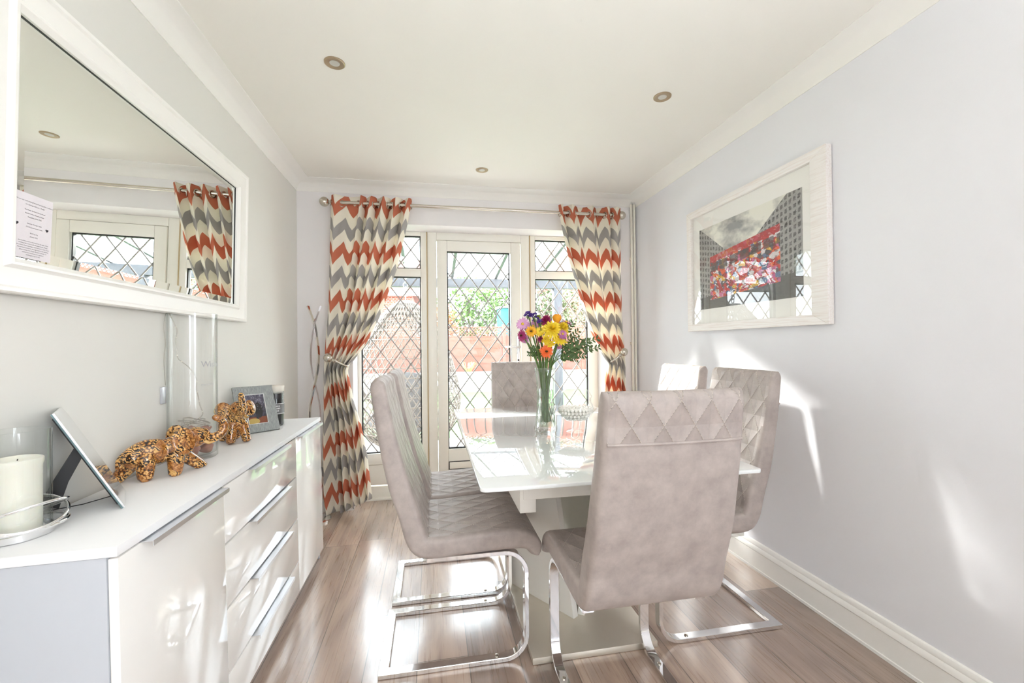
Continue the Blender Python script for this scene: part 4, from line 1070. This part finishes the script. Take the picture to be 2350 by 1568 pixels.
def petal_mat(name, a, b):
    m = NT(name); m.p(Base_Color=m.mix(m.noise(m.coord(), 60, 3), a, b), Roughness=.6, Subsurface_Weight=.0); return m.m
PM = {'yellow': petal_mat('yellow_petals', S(250, 214, 30), S(255, 236, 90)), 'pink': petal_mat('pink_petals', S(216, 150, 204), S(236, 190, 226)),
      'magenta': petal_mat('magenta_petals', S(170, 40, 110), S(206, 78, 142)), 'amber': petal_mat('amber_petals', S(244, 168, 20), S(252, 200, 52)),
      'orange': petal_mat('orange_petals', S(240, 90, 28), S(250, 130, 62)), 'mauve': petal_mat('mauve_petals', S(178, 96, 156), S(204, 140, 186)),
      'purple': petal_mat('purple_petals', S(62, 34, 120), S(92, 58, 150)), 'rose': petal_mat('rose_petals', S(250, 162, 20), S(255, 190, 60)), 'lime': petal_mat('lime_petals', S(150, 170, 50), S(180, 196, 80))}
STEM = petal_mat('green_stems', S(72, 104, 48), S(112, 140, 72)); LEAF = petal_mat('dark_leaves', S(56, 82, 44), S(92, 118, 66))
EYE = petal_mat('dark_flower_eye', S(70, 40, 20), S(110, 70, 30)); YEYE = petal_mat('yellow_flower_eye', S(214, 176, 40), S(236, 208, 80))
frnd = random.Random(21)
def petals(mb, r0, r1, n, w, lift, curl, Mx, ph=0, jitter=.1):
    """ring of n petals, lying in the XY plane, facing +Z"""
    for k in range(n):
        a = 2*PI*k/n+ph+frnd.uniform(-jitter, jitter); L_ = r1*(1+frnd.uniform(-.1, .1)); pts = []
        for j in range(5):
            f = j/4; rr = r0+(L_-r0)*f; hw = w*math.sin(PI*(.16+.72*f))**.7*(.6 if j == 4 else 1)
            zz = lift*f-curl*f*f
            for sgn in (-1, 0, 1):
                v = Vector((rr*math.cos(a)-sgn*hw*math.sin(a), rr*math.sin(a)+sgn*hw*math.cos(a), zz+(.10*hw if sgn else 0)))
                pts.append(Mx @ v)
        fs = []
        for j in range(4):
            for q in (0, 1): fs.append((j*3+q, j*3+q+1, j*3+3+q+1, j*3+3+q))
        mb.add(pts, fs)
def flower(name, lab, cat, P, kind, col, r, face=None, group=None):
    P = Vector(P); c = Vector((FV[0], FV[1], TZ))
    rim = c+Vector((max(-.036, min(.036, (P.x-c.x)*.30)), max(-.034, min(.034, (P.y-c.y)*.30)), .318)); foot = c+Vector(((c.x-P.x)*.14+frnd.uniform(-.024, .024), frnd.uniform(-.026, .026), .045))
    t = thing(name, lab, cat, (foot.x, foot.y, foot.z), group=group)
    n = Vector(face if face else (P.x-c.x, -.16+(P.y-c.y), .10)).normalized()
    Mx = Matrix.Translation(P-foot) @ n.to_track_quat('Z', 'Y').to_matrix().to_4x4()
    MB().tube(catmull([foot-foot, rim-foot, (rim.lerp(P, .55)+Vector((0, 0, .015)))-foot, P-foot-n*.006], 8), .0028 if kind != 'gerbera' else .0034, 7).build('stem', STEM, t, local=True, smooth=180)
    mb = MB()
    if kind == 'mum':
        for k, (rr, nn, lf, cu) in enumerate(((r, 22, .004, .012), (r*.86, 20, .012, .008), (r*.70, 18, .018, .003), (r*.52, 15, .022, -.002), (r*.34, 11, .024, -.006), (r*.18, 7, .022, -.006))):
            petals(mb, .002, rr, nn, r*.105, lf, cu, Mx @ Matrix.Translation((0, 0, .0025*k)), k*.3)
        mb.build('flower_head', PM[col], t, local=True, smooth=180)
    elif kind == 'daisy':
        petals(mb, .003, r, 15, r*.15, .004, .006, Mx); petals(mb, .003, r*.85, 13, r*.14, .009, .004, Mx @ Matrix.Translation((0, 0, .002)), .2)
        mb.build('flower_head', PM[col], t, local=True, smooth=180)
        MB().ball(Mx @ Vector((0, 0, .006)), (r*.2, r*.2, r*.2), 12, 8).build('flower_eye', YEYE, t, local=True, smooth=180)
    elif kind == 'gerbera':
        petals(mb, .004, r, 24, r*.10, .003, .004, Mx); petals(mb, .004, r*.82, 20, r*.09, .007, .003, Mx @ Matrix.Translation((0, 0, .002)), .15); petals(mb, .003, r*.42, 16, r*.07, .008, .0, Mx @ Matrix.Translation((0, 0, .003)), .1)
        mb.build('flower_head', PM[col], t, local=True, smooth=180)
        MB().ball(Mx @ Vector((0, 0, .006)), (r*.24, r*.24, r*.16), 14, 8).build('flower_eye', EYE, t, local=True, smooth=180)
    elif kind == 'rose':
        Mz = Matrix.Translation(P-foot)
        for k, (rr, hh) in enumerate(((.020, .036), (.017, .040), (.0135, .043), (.010, .045), (.006, .046))):
            n_ = 5 if k < 3 else 4
            for q in range(n_):
                a0 = 2*PI*q/n_+k*.6; span = 2*PI/n_*1.35
                mb.grid(lambda a, b, rr=rr, hh=hh, a0=a0, span=span: Mz @ Vector(((rr*(.35+.65*math.sin(PI*.5*min(1, b*1.4)))+.004*b*b)*math.cos(a0+span*(a-.5)), (rr*(.35+.65*math.sin(PI*.5*min(1, b*1.4)))+.004*b*b)*math.sin(a0+span*(a-.5)), -.018+hh*b-.006*(2*a-1)**2*b)), 5, 5)
        mb.build('flower_head', PM[col], t, local=True, smooth=180)
    elif kind == 'statice':
        for k in range(16):
            v = Vector((frnd.gauss(0, r*.45), frnd.gauss(0, r*.35), frnd.gauss(0, r*.45)))
            petals(mb, .001, r*.42, 5, r*.16, .006, .0, Matrix.Translation(P-foot+v) @ Euler((frnd.uniform(-1, 1), frnd.uniform(-1, 1), 0)).to_matrix().to_4x4())
        mb.build('flower_head', PM[col], t, local=True, smooth=180)
        m2 = MB()
        for k in range(5): m2.tube([P-foot-Vector((0, 0, .03)), P-foot+Vector((frnd.gauss(0, r*.4), frnd.gauss(0, r*.3), -.004))], .0016, 5)
        m2.build('calyx', STEM, t, local=True, smooth=180)
    elif kind == 'button':
        for k in range(4): petals(mb, .001, r*(1-.22*k), 14-2*k, r*.13, .004+.003*k, 0, Mx @ Matrix.Translation((0, 0, .002*k)), k*.2)
        mb.build('flower_head', PM[col], t, local=True, smooth=180)
    return t
y = FV[1]
G = 'cut flowers in the glass vase'
flower('statice', 'deep purple statice sprig, highest in the vase on the left', 'flower', (.474, y, 1.350), 'statice', 'purple', .022, group=G)
flower('statice', 'deep purple statice sprig just right of the highest one', 'flower', (.503, y-.01, 1.340), 'statice', 'purple', .017, group=G)
flower('statice', 'small purple statice sprig low among the pink flowers', 'flower', (.530, y-.03, 1.314), 'statice', 'purple', .016, group=G)
flower('daisy', 'pale pink daisy at the far left of the bouquet', 'flower', (.448, y, 1.300), 'daisy', 'pink', .036, (-.5, -.8, .2), G)
flower('daisy', 'pale pink daisy behind the purple statice', 'flower', (.505, y+.02, 1.290), 'daisy', 'pink', .034, (-.1, -.9, .3), G)
flower('gerbera', 'magenta gerbera turned left under the pale pink daisy', 'flower', (.442, y, 1.243), 'gerbera', 'magenta', .034, (-.85, -.45, .0), G)
flower('daisy', 'small pink daisy beside the magenta gerbera', 'flower', (.462, y+.02, 1.225), 'daisy', 'pink', .024, (-.6, -.7, -.1), G)
flower('gerbera', 'amber gerbera with a dark eye at the left', 'flower', (.482, y-.03, 1.263), 'gerbera', 'amber', .029, (-.15, -1, .05), G)
flower('button_chrysanthemum', 'lime green button flower near the top', 'flower', (.527, y, 1.330), 'button', 'lime', .018, (0, -.5, .8), G)
flower('chrysanthemum', 'magenta chrysanthemum at the top centre', 'flower', (.568, y+.01, 1.312), 'mum', 'magenta', .036, (-.05, -.7, .6), G)
flower('rose', 'amber orange rose, highest on the right', 'flower', (.622, y-.01, 1.322), 'rose', 'rose', .022, None, G)
flower('daisy', 'mauve daisy seen from the side at the upper right', 'flower', (.673, y, 1.306), 'daisy', 'mauve', .036, (.2, -.25, .95), G)
flower('chrysanthemum', 'biggest yellow chrysanthemum in the middle', 'flower', (.583, y-.055, 1.268), 'mum', 'yellow', .053, (-.05, -.85, .45), G)
flower('chrysanthemum', 'yellow chrysanthemum to the right of the biggest one', 'flower', (.640, y-.03, 1.272), 'mum', 'yellow', .043, (.25, -.7, .6), G)
flower('daisy', 'yellow daisy half hidden left of the biggest chrysanthemum', 'flower', (.530, y-.02, 1.262), 'daisy', 'yellow', .028, (-.3, -.8, .4), G)
flower('daisy', 'yellow daisy below the biggest chrysanthemum', 'flower', (.555, y-.035, 1.222), 'daisy', 'yellow', .028, (-.2, -.6, .7), G)
flower('daisy', 'open yellow daisy below the right yellow chrysanthemum', 'flower', (.616, y-.06, 1.218), 'daisy', 'yellow', .042, (.1, -.55, .75), G)
flower('daisy', 'yellow daisy just above the orange gerbera', 'flower', (.570, y-.055, 1.200), 'daisy', 'yellow', .030, (-.05, -.5, .8), G)
flower('daisy', 'mauve daisy in front of the right yellow chrysanthemum', 'flower', (.632, y-.065, 1.246), 'daisy', 'mauve', .029, (.2, -.8, .4), G)
flower('daisy', 'small mauve daisy low on the right by the leaves', 'flower', (.622, y-.03, 1.190), 'daisy', 'mauve', .022, (.3, -.8, .1), G)
flower('daisy', 'small mauve daisy between the rose and the leaves', 'flower', (.655, y+.02, 1.290), 'daisy', 'mauve', .028, (.2, -.7, .5), G)
flower('chrysanthemum', 'small magenta flower tucked low in the middle', 'flower', (.535, y-.01, 1.222), 'mum', 'magenta', .018, (-.1, -.9, .1), G)
flower('gerbera', 'orange gerbera, lowest flower facing the camera', 'flower', (.549, y-.070, 1.162), 'gerbera', 'orange', .034, (-.12, -.95, .25), G)
def spray(lab, tips, nleaf, ll):
    c = Vector((FV[0], FV[1], TZ)); foot = c+Vector((frnd.uniform(-.02, .02), frnd.uniform(-.02, .02), .05))
    t = thing('leaf_spray', lab, 'foliage', (foot.x, foot.y, foot.z), group='leaf sprays in the glass vase')
    ms = MB(); ml = MB()
    for tip in tips:
        tip = Vector(tip); rim = c+Vector((.026, frnd.uniform(-.02, .02), .316))
        pts = catmull([foot-foot, rim-foot, rim.lerp(tip, .5)+Vector((0, 0, .03))-foot, tip-foot], 12); ms.tube(pts, .0014, 5)
        st = int(len(pts)*.60)
        for k in range(nleaf):
            i = st+int((len(pts)-1-st)*k/(nleaf-1)); p = pts[i]; d = (pts[min(i+1, len(pts)-1)]-pts[max(0, i-1)]).normalized()
            for sgn in (-1, 1):
                side = d.cross(Vector((frnd.uniform(-.5, .5), -1, frnd.uniform(-.3, .3)))).normalized()*sgn
                ax = (d*.75+side*.8+Vector((0, frnd.uniform(-.35, .35), 0))).normalized(); nn = ax.cross(d).normalized(); wv = ax.cross(nn).normalized()
                L_ = ll*frnd.uniform(.75, 1.15)*(1-.25*k/nleaf); vs = []
                for f, hw in ((0, .0), (.25, .8), (.55, 1.0), (.82, .65), (1, 0)):
                    q = p+ax*L_*f+nn*(.12*L_*f*f)
                    for g_ in (-1, 1): vs.append(q+wv*g_*hw*L_*.20)
                ml.add(vs, [(0, 1, 3, 2), (2, 3, 5, 4), (4, 5, 7, 6), (6, 7, 9, 8)])
    ms.build('stem', STEM, t, local=True, smooth=180); ml.build('leaves', LEAF, t, local=True, smooth=180)
spray('leafy green spray reaching farthest right out of the vase', [(.845, y, 1.178), (.790, y+.02, 1.195), (.822, y-.03, 1.222)], 10, .032)
spray('leafy green spray rising at the upper right of the bouquet', [(.712, y+.02, 1.300), (.745, y+.03, 1.262), (.735, y-.01, 1.225)], 9, .030)
spray('leafy green spray hanging low at the right of the vase', [(.765, y-.01, 1.138), (.715, y-.03, 1.120), (.745, y+.04, 1.172)], 9, .030)
spray('leafy green spray at the left edge of the vase mouth', [(.478, y, 1.150), (.490, y-.02, 1.185)], 8, .026)

def sweet_jar():
    c = (.700, 2.075); t = thing('sweet_jar', 'lidded footed glass jar of white sweets right of the flower vase', 'jar', (c[0], c[1], TZ))
    pr = [(.001, 0), (.046, 0), (.048, .004), (.040, .009), (.016, .014), (.010, .022), (.015, .030), (.010, .040), (.016, .046), (.045, .056), (.072, .074), (.088, .098), (.0905, .116), (.086, .136), (.078, .150), (.0775, .168), (.0755, .168), (.0755, .150), (.084, .134), (.088, .116), (.0855, .098), (.070, .077), (.044, .060), (.001, .052)]
    MB().shell(pr, (0, 0, 0), 64).build('jar_body', M['jar_glass'], t, local=True, smooth=50)
    ld = [(.079, .170), (.082, .174), (.080, .182), (.066, .204), (.042, .222), (.022, .232), (.016, .238), (.026, .244), (.026, .248), (.013, .254), (.010, .262), (.017, .272), (.019, .282), (.014, .292), (.001, .296)]
    MB().shell(ld, (0, 0, 0), 56).build('lid', M['jar_glass'], t, local=True, smooth=50)
    wm = plain('white_sugar', S(250, 247, 240), .35)
    r = .0088; proto = MB().ball((0, 0, 0), r, 14, 10).build('white_sweet', wm, None, smooth=180); n = 0; rn = random.Random(2)
    placed = []
    def inner(z):   # inside radius
        tab = [(.058, .034), (.066, .054), (.078, .070), (.098, .0845), (.116, .087), (.134, .083)]
        for (a, b), (a2, b2) in zip(tab, tab[1:]):
            if z <= a2: return b+(b2-b)*max(0, (z-a)/(a2-a))
        return .08
    z = .069; lvl = 0
    while z < .122:
        R_ = inner(z)-r-.0012; ring = 0
        while R_ > .006 and ring < 3:
            k = max(1, int(2*PI*R_/(2*r*1.03)))
            for i in range(k):
                a = 2*PI*i/k+lvl*.35+ring*.2
                o = proto if n == 0 else proto.copy()
                if n: COL.objects.link(o)
                o.location = (c[0]+R_*math.cos(a), c[1]+R_*math.sin(a), TZ+z); n += 1
                tag(o, 'round white sweet inside the lidded glass jar', 'sweet', 'white sweets in the glass jar')
            R_ -= 2*r*1.02; ring += 1
        z += .0152; lvl += 1
    print('sweets', n)
sweet_jar()

# ------------------------------------------------------------------ garden beyond the door
def garden():
    gm = NT('lawn_grass'); c = gm.coord(); gm.p(Base_Color=gm.mix(gm.noise(c, 3, 5, .7), S(66, 112, 50), S(106, 150, 80)), Roughness=.9, Normal=gm.bump(gm.noise(c, 120, 3), .8, .03))
    o = MB().box(-9, 10, 5.9, 11.7, -.30, -.06).build('lawn', gm.m, None, smooth=0); tag(o, 'short green lawn beyond the patio', 'lawn', None, 'stuff')
    pm = NT('patio_slabs'); c = pm.coord(); b = pm.new('ShaderNodeTexBrick'); pm.set(b.inputs['Vector'], c); b.inputs['Scale'].default_value = 1.6; b.inputs['Mortar Size'].default_value = .012
    b.inputs['Color1'].default_value = S(160, 155, 148); b.inputs['Color2'].default_value = S(142, 138, 132); b.inputs['Mortar'].default_value = S(140, 136, 130)
    pm.p(Base_Color=b.outputs[0], Roughness=.85)
    o = MB().box(-9, 10, YF+.12, 5.9, -.30, -.05).build('patio', pm.m, None, smooth=0); tag(o, 'pale paving slabs outside the door', kind='structure')
    rm = plain('white_render', S(238, 238, 236), .8)
    t = thing('retaining_wall', 'low white rendered garden wall behind the lawn', 'garden wall', (1, 11.8, -.06))
    MB().box(-9, 10, 11.7, 11.9, -.3, .42).build('wall_face', rm, t, smooth=0); MB().box(-9, 10, 11.66, 11.94, .42, .47).build('coping', rm, t, bevel=.01)
    sm = plain('dark_soil', S(84, 70, 60), .95)
    o = MB().box(-9, 12, 11.9, 30, -.3, .40).build('soil_bed', sm, None, smooth=0); tag(o, 'dark soil border between the white wall and the fence', kind='structure')
    wm = NT('red_brown_fence'); c = wm.coord(); wm.p(Base_Color=wm.mix(wm.noise(wm.scale(c, 2, 2, 30), 2, 4), S(116, 66, 54), S(138, 88, 74)), Roughness=.8)
    t = thing('garden_fence', 'red brown slatted fence with lattice top behind the white wall', 'fence', (1, 13.0, .40))
    for i in range(7):
        x0 = -5.3+1.86*i; m = MB()
        for k in range(9): z = .42+.115*k; m.box(x0+.05, x0+1.81, 12.97+.008*(k % 2), 12.99+.008*(k % 2), z, z+.119)
        m.build('slat_panel', wm.m, t, smooth=0)
        m = MB(); lattice(m, x0+.06, x0+1.80, 1.47, 1.74, 12.98, x0, 1.5, .10, .10, .022, .006); m.box(x0+.05, x0+1.81, 12.96, 13.0, 1.45, 1.475); m.box(x0+.05, x0+1.81, 12.96, 13.0, 1.735, 1.76)
        m.build('lattice_top', wm.m, t, smooth=0)
        MB().box(x0-.05, x0+.05, 12.93, 13.03, .401, 1.82).build('post', wm.m, t, smooth=0)
    # greenery
    rnd = random.Random(31)
    def bush(name, lab, cx, cy, cz, rx, ry, rz, n, cols, size, trunk=None):
        t = thing(name, lab, 'shrub', (cx, cy, .38))
        lm = petal_mat(name+'_leaf', cols[0], cols[1]); mb = MB()
        for k in range(n):
            v = Vector((rnd.gauss(0, 1), rnd.gauss(0, 1), rnd.gauss(0, 1))).normalized()*(rnd.random()**.35)
            lump = 1+.18*math.sin(v.x*7+1)*math.sin(v.z*6)
            p = Vector((cx+v.x*rx*lump, cy+v.y*ry, cz+v.z*rz*lump)); a = Vector((rnd.gauss(0, 1), rnd.gauss(0, 1), rnd.gauss(0, 1))).normalized()*size; b = a.cross(Vector((rnd.gauss(0, 1), rnd.gauss(0, 1), 1))).normalized()*size*.45
            mb.add([p-a, p+b, p+a, p-b], [(0, 1, 2, 3)])
        mb.build('foliage', lm, t, smooth=0)
        m = MB()
        for k in range(6): m.tube([(cx+rnd.uniform(-.1, .1), cy, .39 if cy > 12 else -.07), (cx+rnd.uniform(-.5, .5)*rx, cy+rnd.uniform(-.3, .3)*ry, cz), (cx+rnd.uniform(-.8, .8)*rx, cy, cz+rz*.6)], [.05, .03, .012], 6)
        m.build('branches', plain(name+'_bark', S(96, 80, 66), .9), t)
    bush('large_shrub', 'big bright green shrub rising behind the fence, seen through the door', 1.75, 15.6, 2.3, 1.6, .8, 1.35, 2600, (S(52, 88, 32), S(112, 146, 62)), .095)
    bush('dark_shrub', 'darker shrub behind the fence, left half of the right window', 4.3, 15.2, 2.2, 1.0, .7, 1.1, 1300, (S(46, 64, 38), S(88, 104, 62)), .085)
    bush('russet_shrub', 'russet leaved shrub behind the fence at the left of the door glass', .25, 14.3, 1.95, .65, .5, .65, 900, (S(150, 84, 52), S(186, 126, 80)), .06)
    bush('olive_shrub', 'grey green shrub farthest right behind the fence', 6.6, 16.5, 2.5, 1.0, .7, 1.1, 1200, (S(58, 72, 50), S(104, 116, 88)), .08)
    bush('dapple_blocker', 'unseen leaf clump added left of the patio to dapple the sun', -3.2, 6.9, 3.9, .46, .5, .46, 900, (S(70, 100, 50), S(120, 150, 80)), .06)  # added out of view to break up the sun on the right wall
    for i, (x, z, lab) in enumerate(((2.6, .52, 'tuft of pale grass on the soil border, left of centre'), (3.6, .50, 'tuft of pale grass on the soil border to the right'), (1.0, .48, 'tuft of pale dry grass on the soil border, leftmost'))):
        t = thing('grass_tuft', lab, 'plant', (x, 12.4, .40)); m = MB()
        for k in range(90):
            a = rnd.uniform(0, 2*PI); l = rnd.uniform(.2, .42); d = Vector((math.cos(a), math.sin(a), 0)); p = Vector((x, 12.4, .40))+d*rnd.uniform(0, .08); w = Vector((-d.y, d.x, 0))*.006
            m.add([p-w, p+w, p+d*l*.45+Vector((0, 0, l*.8))+w*.7, p+d*l*.45+Vector((0, 0, l*.8))-w*.7, p+d*l*.9+Vector((0, 0, l*.7))], [(0, 1, 2, 3), (3, 2, 4)])
        m.build('blades', petal_mat('tuft_blades', S(150, 160, 90), S(214, 206, 150)), t, smooth=0)
    # neighbouring houses
    bm_ = NT('red_brick'); c = bm_.coord('Object'); b = bm_.new('ShaderNodeTexBrick'); v = bm_.xyz(c); bm_.set(b.inputs['Vector'], bm_.comb(v[0], v[2], 0.0)); b.inputs['Scale'].default_value = 3.2
    b.inputs['Color1'].default_value = S(150, 78, 58); b.inputs['Color2'].default_value = S(172, 100, 76); b.inputs['Mortar'].default_value = S(214, 204, 194); b.inputs['Mortar Size'].default_value = .02
    bm_.p(Base_Color=b.outputs[0], Roughness=.9)
    for nm, lab, x0, x1, y0, y1, h, wins in (('neighbour_house', 'red brick house beyond the fence at the right', 7.0, 9.9, 21.5, 28, 4.6, ((7.5, 8.6, 2.9, 3.8),)), ('neighbour_house', 'red brick house beyond the fence at the left', -8.5, -.9, 20.5, 27, 3.6, ((-4.6, -3.4, 2.2, 3.1), (-7.2, -6.0, 2.2, 3.1)))):
        t = thing(nm, lab, 'house', ((x0+x1)/2, y0, -.2), group='neighbouring brick houses')
        MB().box(x0, x1, y0, y1, .401, h).build('brick_wall', bm_.m, t, smooth=0)
        MB().prism([(y0-.4, h), (y1+.4, h), ((y0+y1)/2, h+2.2)], 0, x0-.3, x1+.3).build('roof', plain('roof_tiles', S(150, 110, 94), .9), t, smooth=0)
        MB().box(x0-.3, x1+.3, y0-.42, y0-.30, h-.12, h+.08).build('gutter', plain('white_gutter', S(236, 236, 234), .5), t, smooth=0)
        for a, b2, z0, z1 in wins:
            w = MB(); frame_rect(w, a, b2, z0, z1, .07, y0-.05, y0+.02); w.box((a+b2)/2-.03, (a+b2)/2+.03, y0-.05, y0+.02, z0+.07, z1-.07); w = w.build('window_frame', M['upvc'], t, smooth=0)
            MB().box(a+.07, b2-.07, y0-.015, y0-.005, z0+.07, z1-.07).build('pane', plain('dark_pane', S(110, 118, 126), .05), w, smooth=0)
    t = thing('garden_shed', 'small teal garden shed behind the fence at the right edge of the door glass', 'shed', (2.7, 14.0, .40))
    tm = plain('teal_boards', S(36, 120, 124), .7)
    MB().box(2.16, 3.2, 13.7, 14.5, .401, 2.38).build('shed_wall', tm, t, smooth=0); MB().prism([(13.6, 2.38), (14.6, 2.38), (14.6, 2.50), (13.6, 2.43)], 0, 2.12, 3.25).build('roof', plain('grey_felt', S(120, 122, 124), .9), t, smooth=0)
    # patio canopy
    t = thing('patio_canopy', 'grey framed patio canopy with a clear roof over the patio', 'canopy', (1, 6.5, -.05))
    cm = plain('grey_canopy_frame', S(64, 66, 71), .5)
    MB().box(-2.6, 4.2, 6.44, 6.56, 2.06, 2.19).build('beam', cm, t, bevel=.005)
    for x in (-2.5, 1.915, 4.1): MB().box(x-.065, x+.065, 6.435, 6.565, -.05, 2.06).build('post', cm, t, bevel=.005)
    for x in (-1.65, -1.0, -.35, .30, .95, 1.6, 2.25, 2.9, 3.55):
        MB().prism([(YF+.13, 2.62), (6.50, 2.19), (6.50, 2.25), (YF+.13, 2.68)], 0, x-.02, x+.02).build('rafter', cm, t, smooth=0)
    rg = thin_glass('roof_sheet', (.97, .98, .99, 1), (.9, .92, .94, 1), .03)
    MB().prism([(YF+.12, 2.685), (6.62, 2.243), (6.62, 2.251), (YF+.12, 2.693)], 0, -2.6, 4.2).build('roof_sheet', rg, t, smooth=0)
    # hanging egg chair
    cx, cy, cz = -.27, 4.66, .90
    t = thing('hanging_egg_chair', 'pale wicker hanging egg chair on a grey stand outside the left window', 'garden chair', (cx, cy, -.05))
    wk = plain('pale_wicker', S(106, 98, 90), .7)
    def egg(a, b):   # a around, b 0 bottom .. 1 top
        z = -.80+1.58*b; r = .56*max(0.0, 1-(((-.25-z)/.555)**2.2 if z < -.25 else ((z+.25)/1.035)**1.5))**.6
        return Vector((cx+r*math.cos(a), cy+r*.86*math.sin(a), cz+z))
    def opening(p):  # the open front looks back along the patio, towards the garden and left
        q = p-Vector((cx, cy, cz)); d = Vector((-.25, .97, 0)); return q.dot(d) > .26 and -.42 < q.z < .66
    N, K = 44, 34; m = MB()
    def strand(fn, n, r):
        run = []
        for k in range(n+1):
            p = fn(k/n)
            if opening(p):
                if len(run) > 1: m.tube(run, r, 5)
                run = []
            else: run.append(p)
        if len(run) > 1: m.tube(run, r, 5)
    for i in range(N):
        for sgn in (1, -1): strand(lambda f, i=i, sgn=sgn: egg(2*PI*i/N+sgn*f*1.9, .012+.976*f), 44, .0062)
    for j in range(1, K, 2): strand(lambda f, j=j: egg(2*PI*f, j/K), 48, .0068)
    m.build('wicker_shell', wk, t, smooth=180)
    rim = []
    for k in range(60):
        a = 2*PI*k/60; d = Vector((-.25, .97, 0)).normalized(); s_ = Vector((.97, .25, 0)).normalized(); v = s_*math.cos(a)*.50+Vector((0, 0, .12+.54*math.sin(a)))
        rim.append(Vector((cx, cy, cz))+v+d*.26)
    MB().tube(rim, .022, 8, closed=True).build('opening_rim', wk, t, smooth=180)
    cu = plain('grey_cushion', S(110, 109, 110), .9)
    MB().ball((cx, cy, cz-.46), (.40, .34, .15), 24, 14).build('seat_cushion', cu, t, smooth=180)
    MB().ball((cx+.02, cy-.24, cz-.20), (.30, .10, .24), 24, 14).build('back_cushion', cu, t, smooth=180)
    sm2 = plain('grey_steel_tube', S(150, 150, 152), .35, .6)
    for k in range(7): MB().tube([(cx+.022*math.cos(2*PI*q/12)*(k % 2), cy+.022*math.cos(2*PI*q/12)*((k+1) % 2), cz+.80+.045*k+.028*math.sin(2*PI*q/12)) for q in range(12)], .005, 6, closed=True).build('chain_link', sm2, t, smooth=180)
    MB().tube(catmull([(cx-.50, cy+.10, -.02), (cx-.78, cy+.05, .5), (cx-.70, cy+.02, 1.5), (cx-.35, cy, 2.08), (cx, cy, 2.10), (cx, cy, 2.02)], 10), .028, 12).build('stand_pole', sm2, t, smooth=180)
    pts = [(cx-.2+.50*math.cos(2*PI*k/40), cy+.05+.50*math.sin(2*PI*k/40), -.025) for k in range(40)]
    MB().tube(pts, .024, 10, closed=True).build('base_ring', sm2, t, smooth=180)
    MB().tube([(-.60, 4.10, -.03), (-.80, 4.25, .50), (-.98, 4.42, 1.0)], .024, 10).build('stand_leg', sm2, t, smooth=180)
garden()
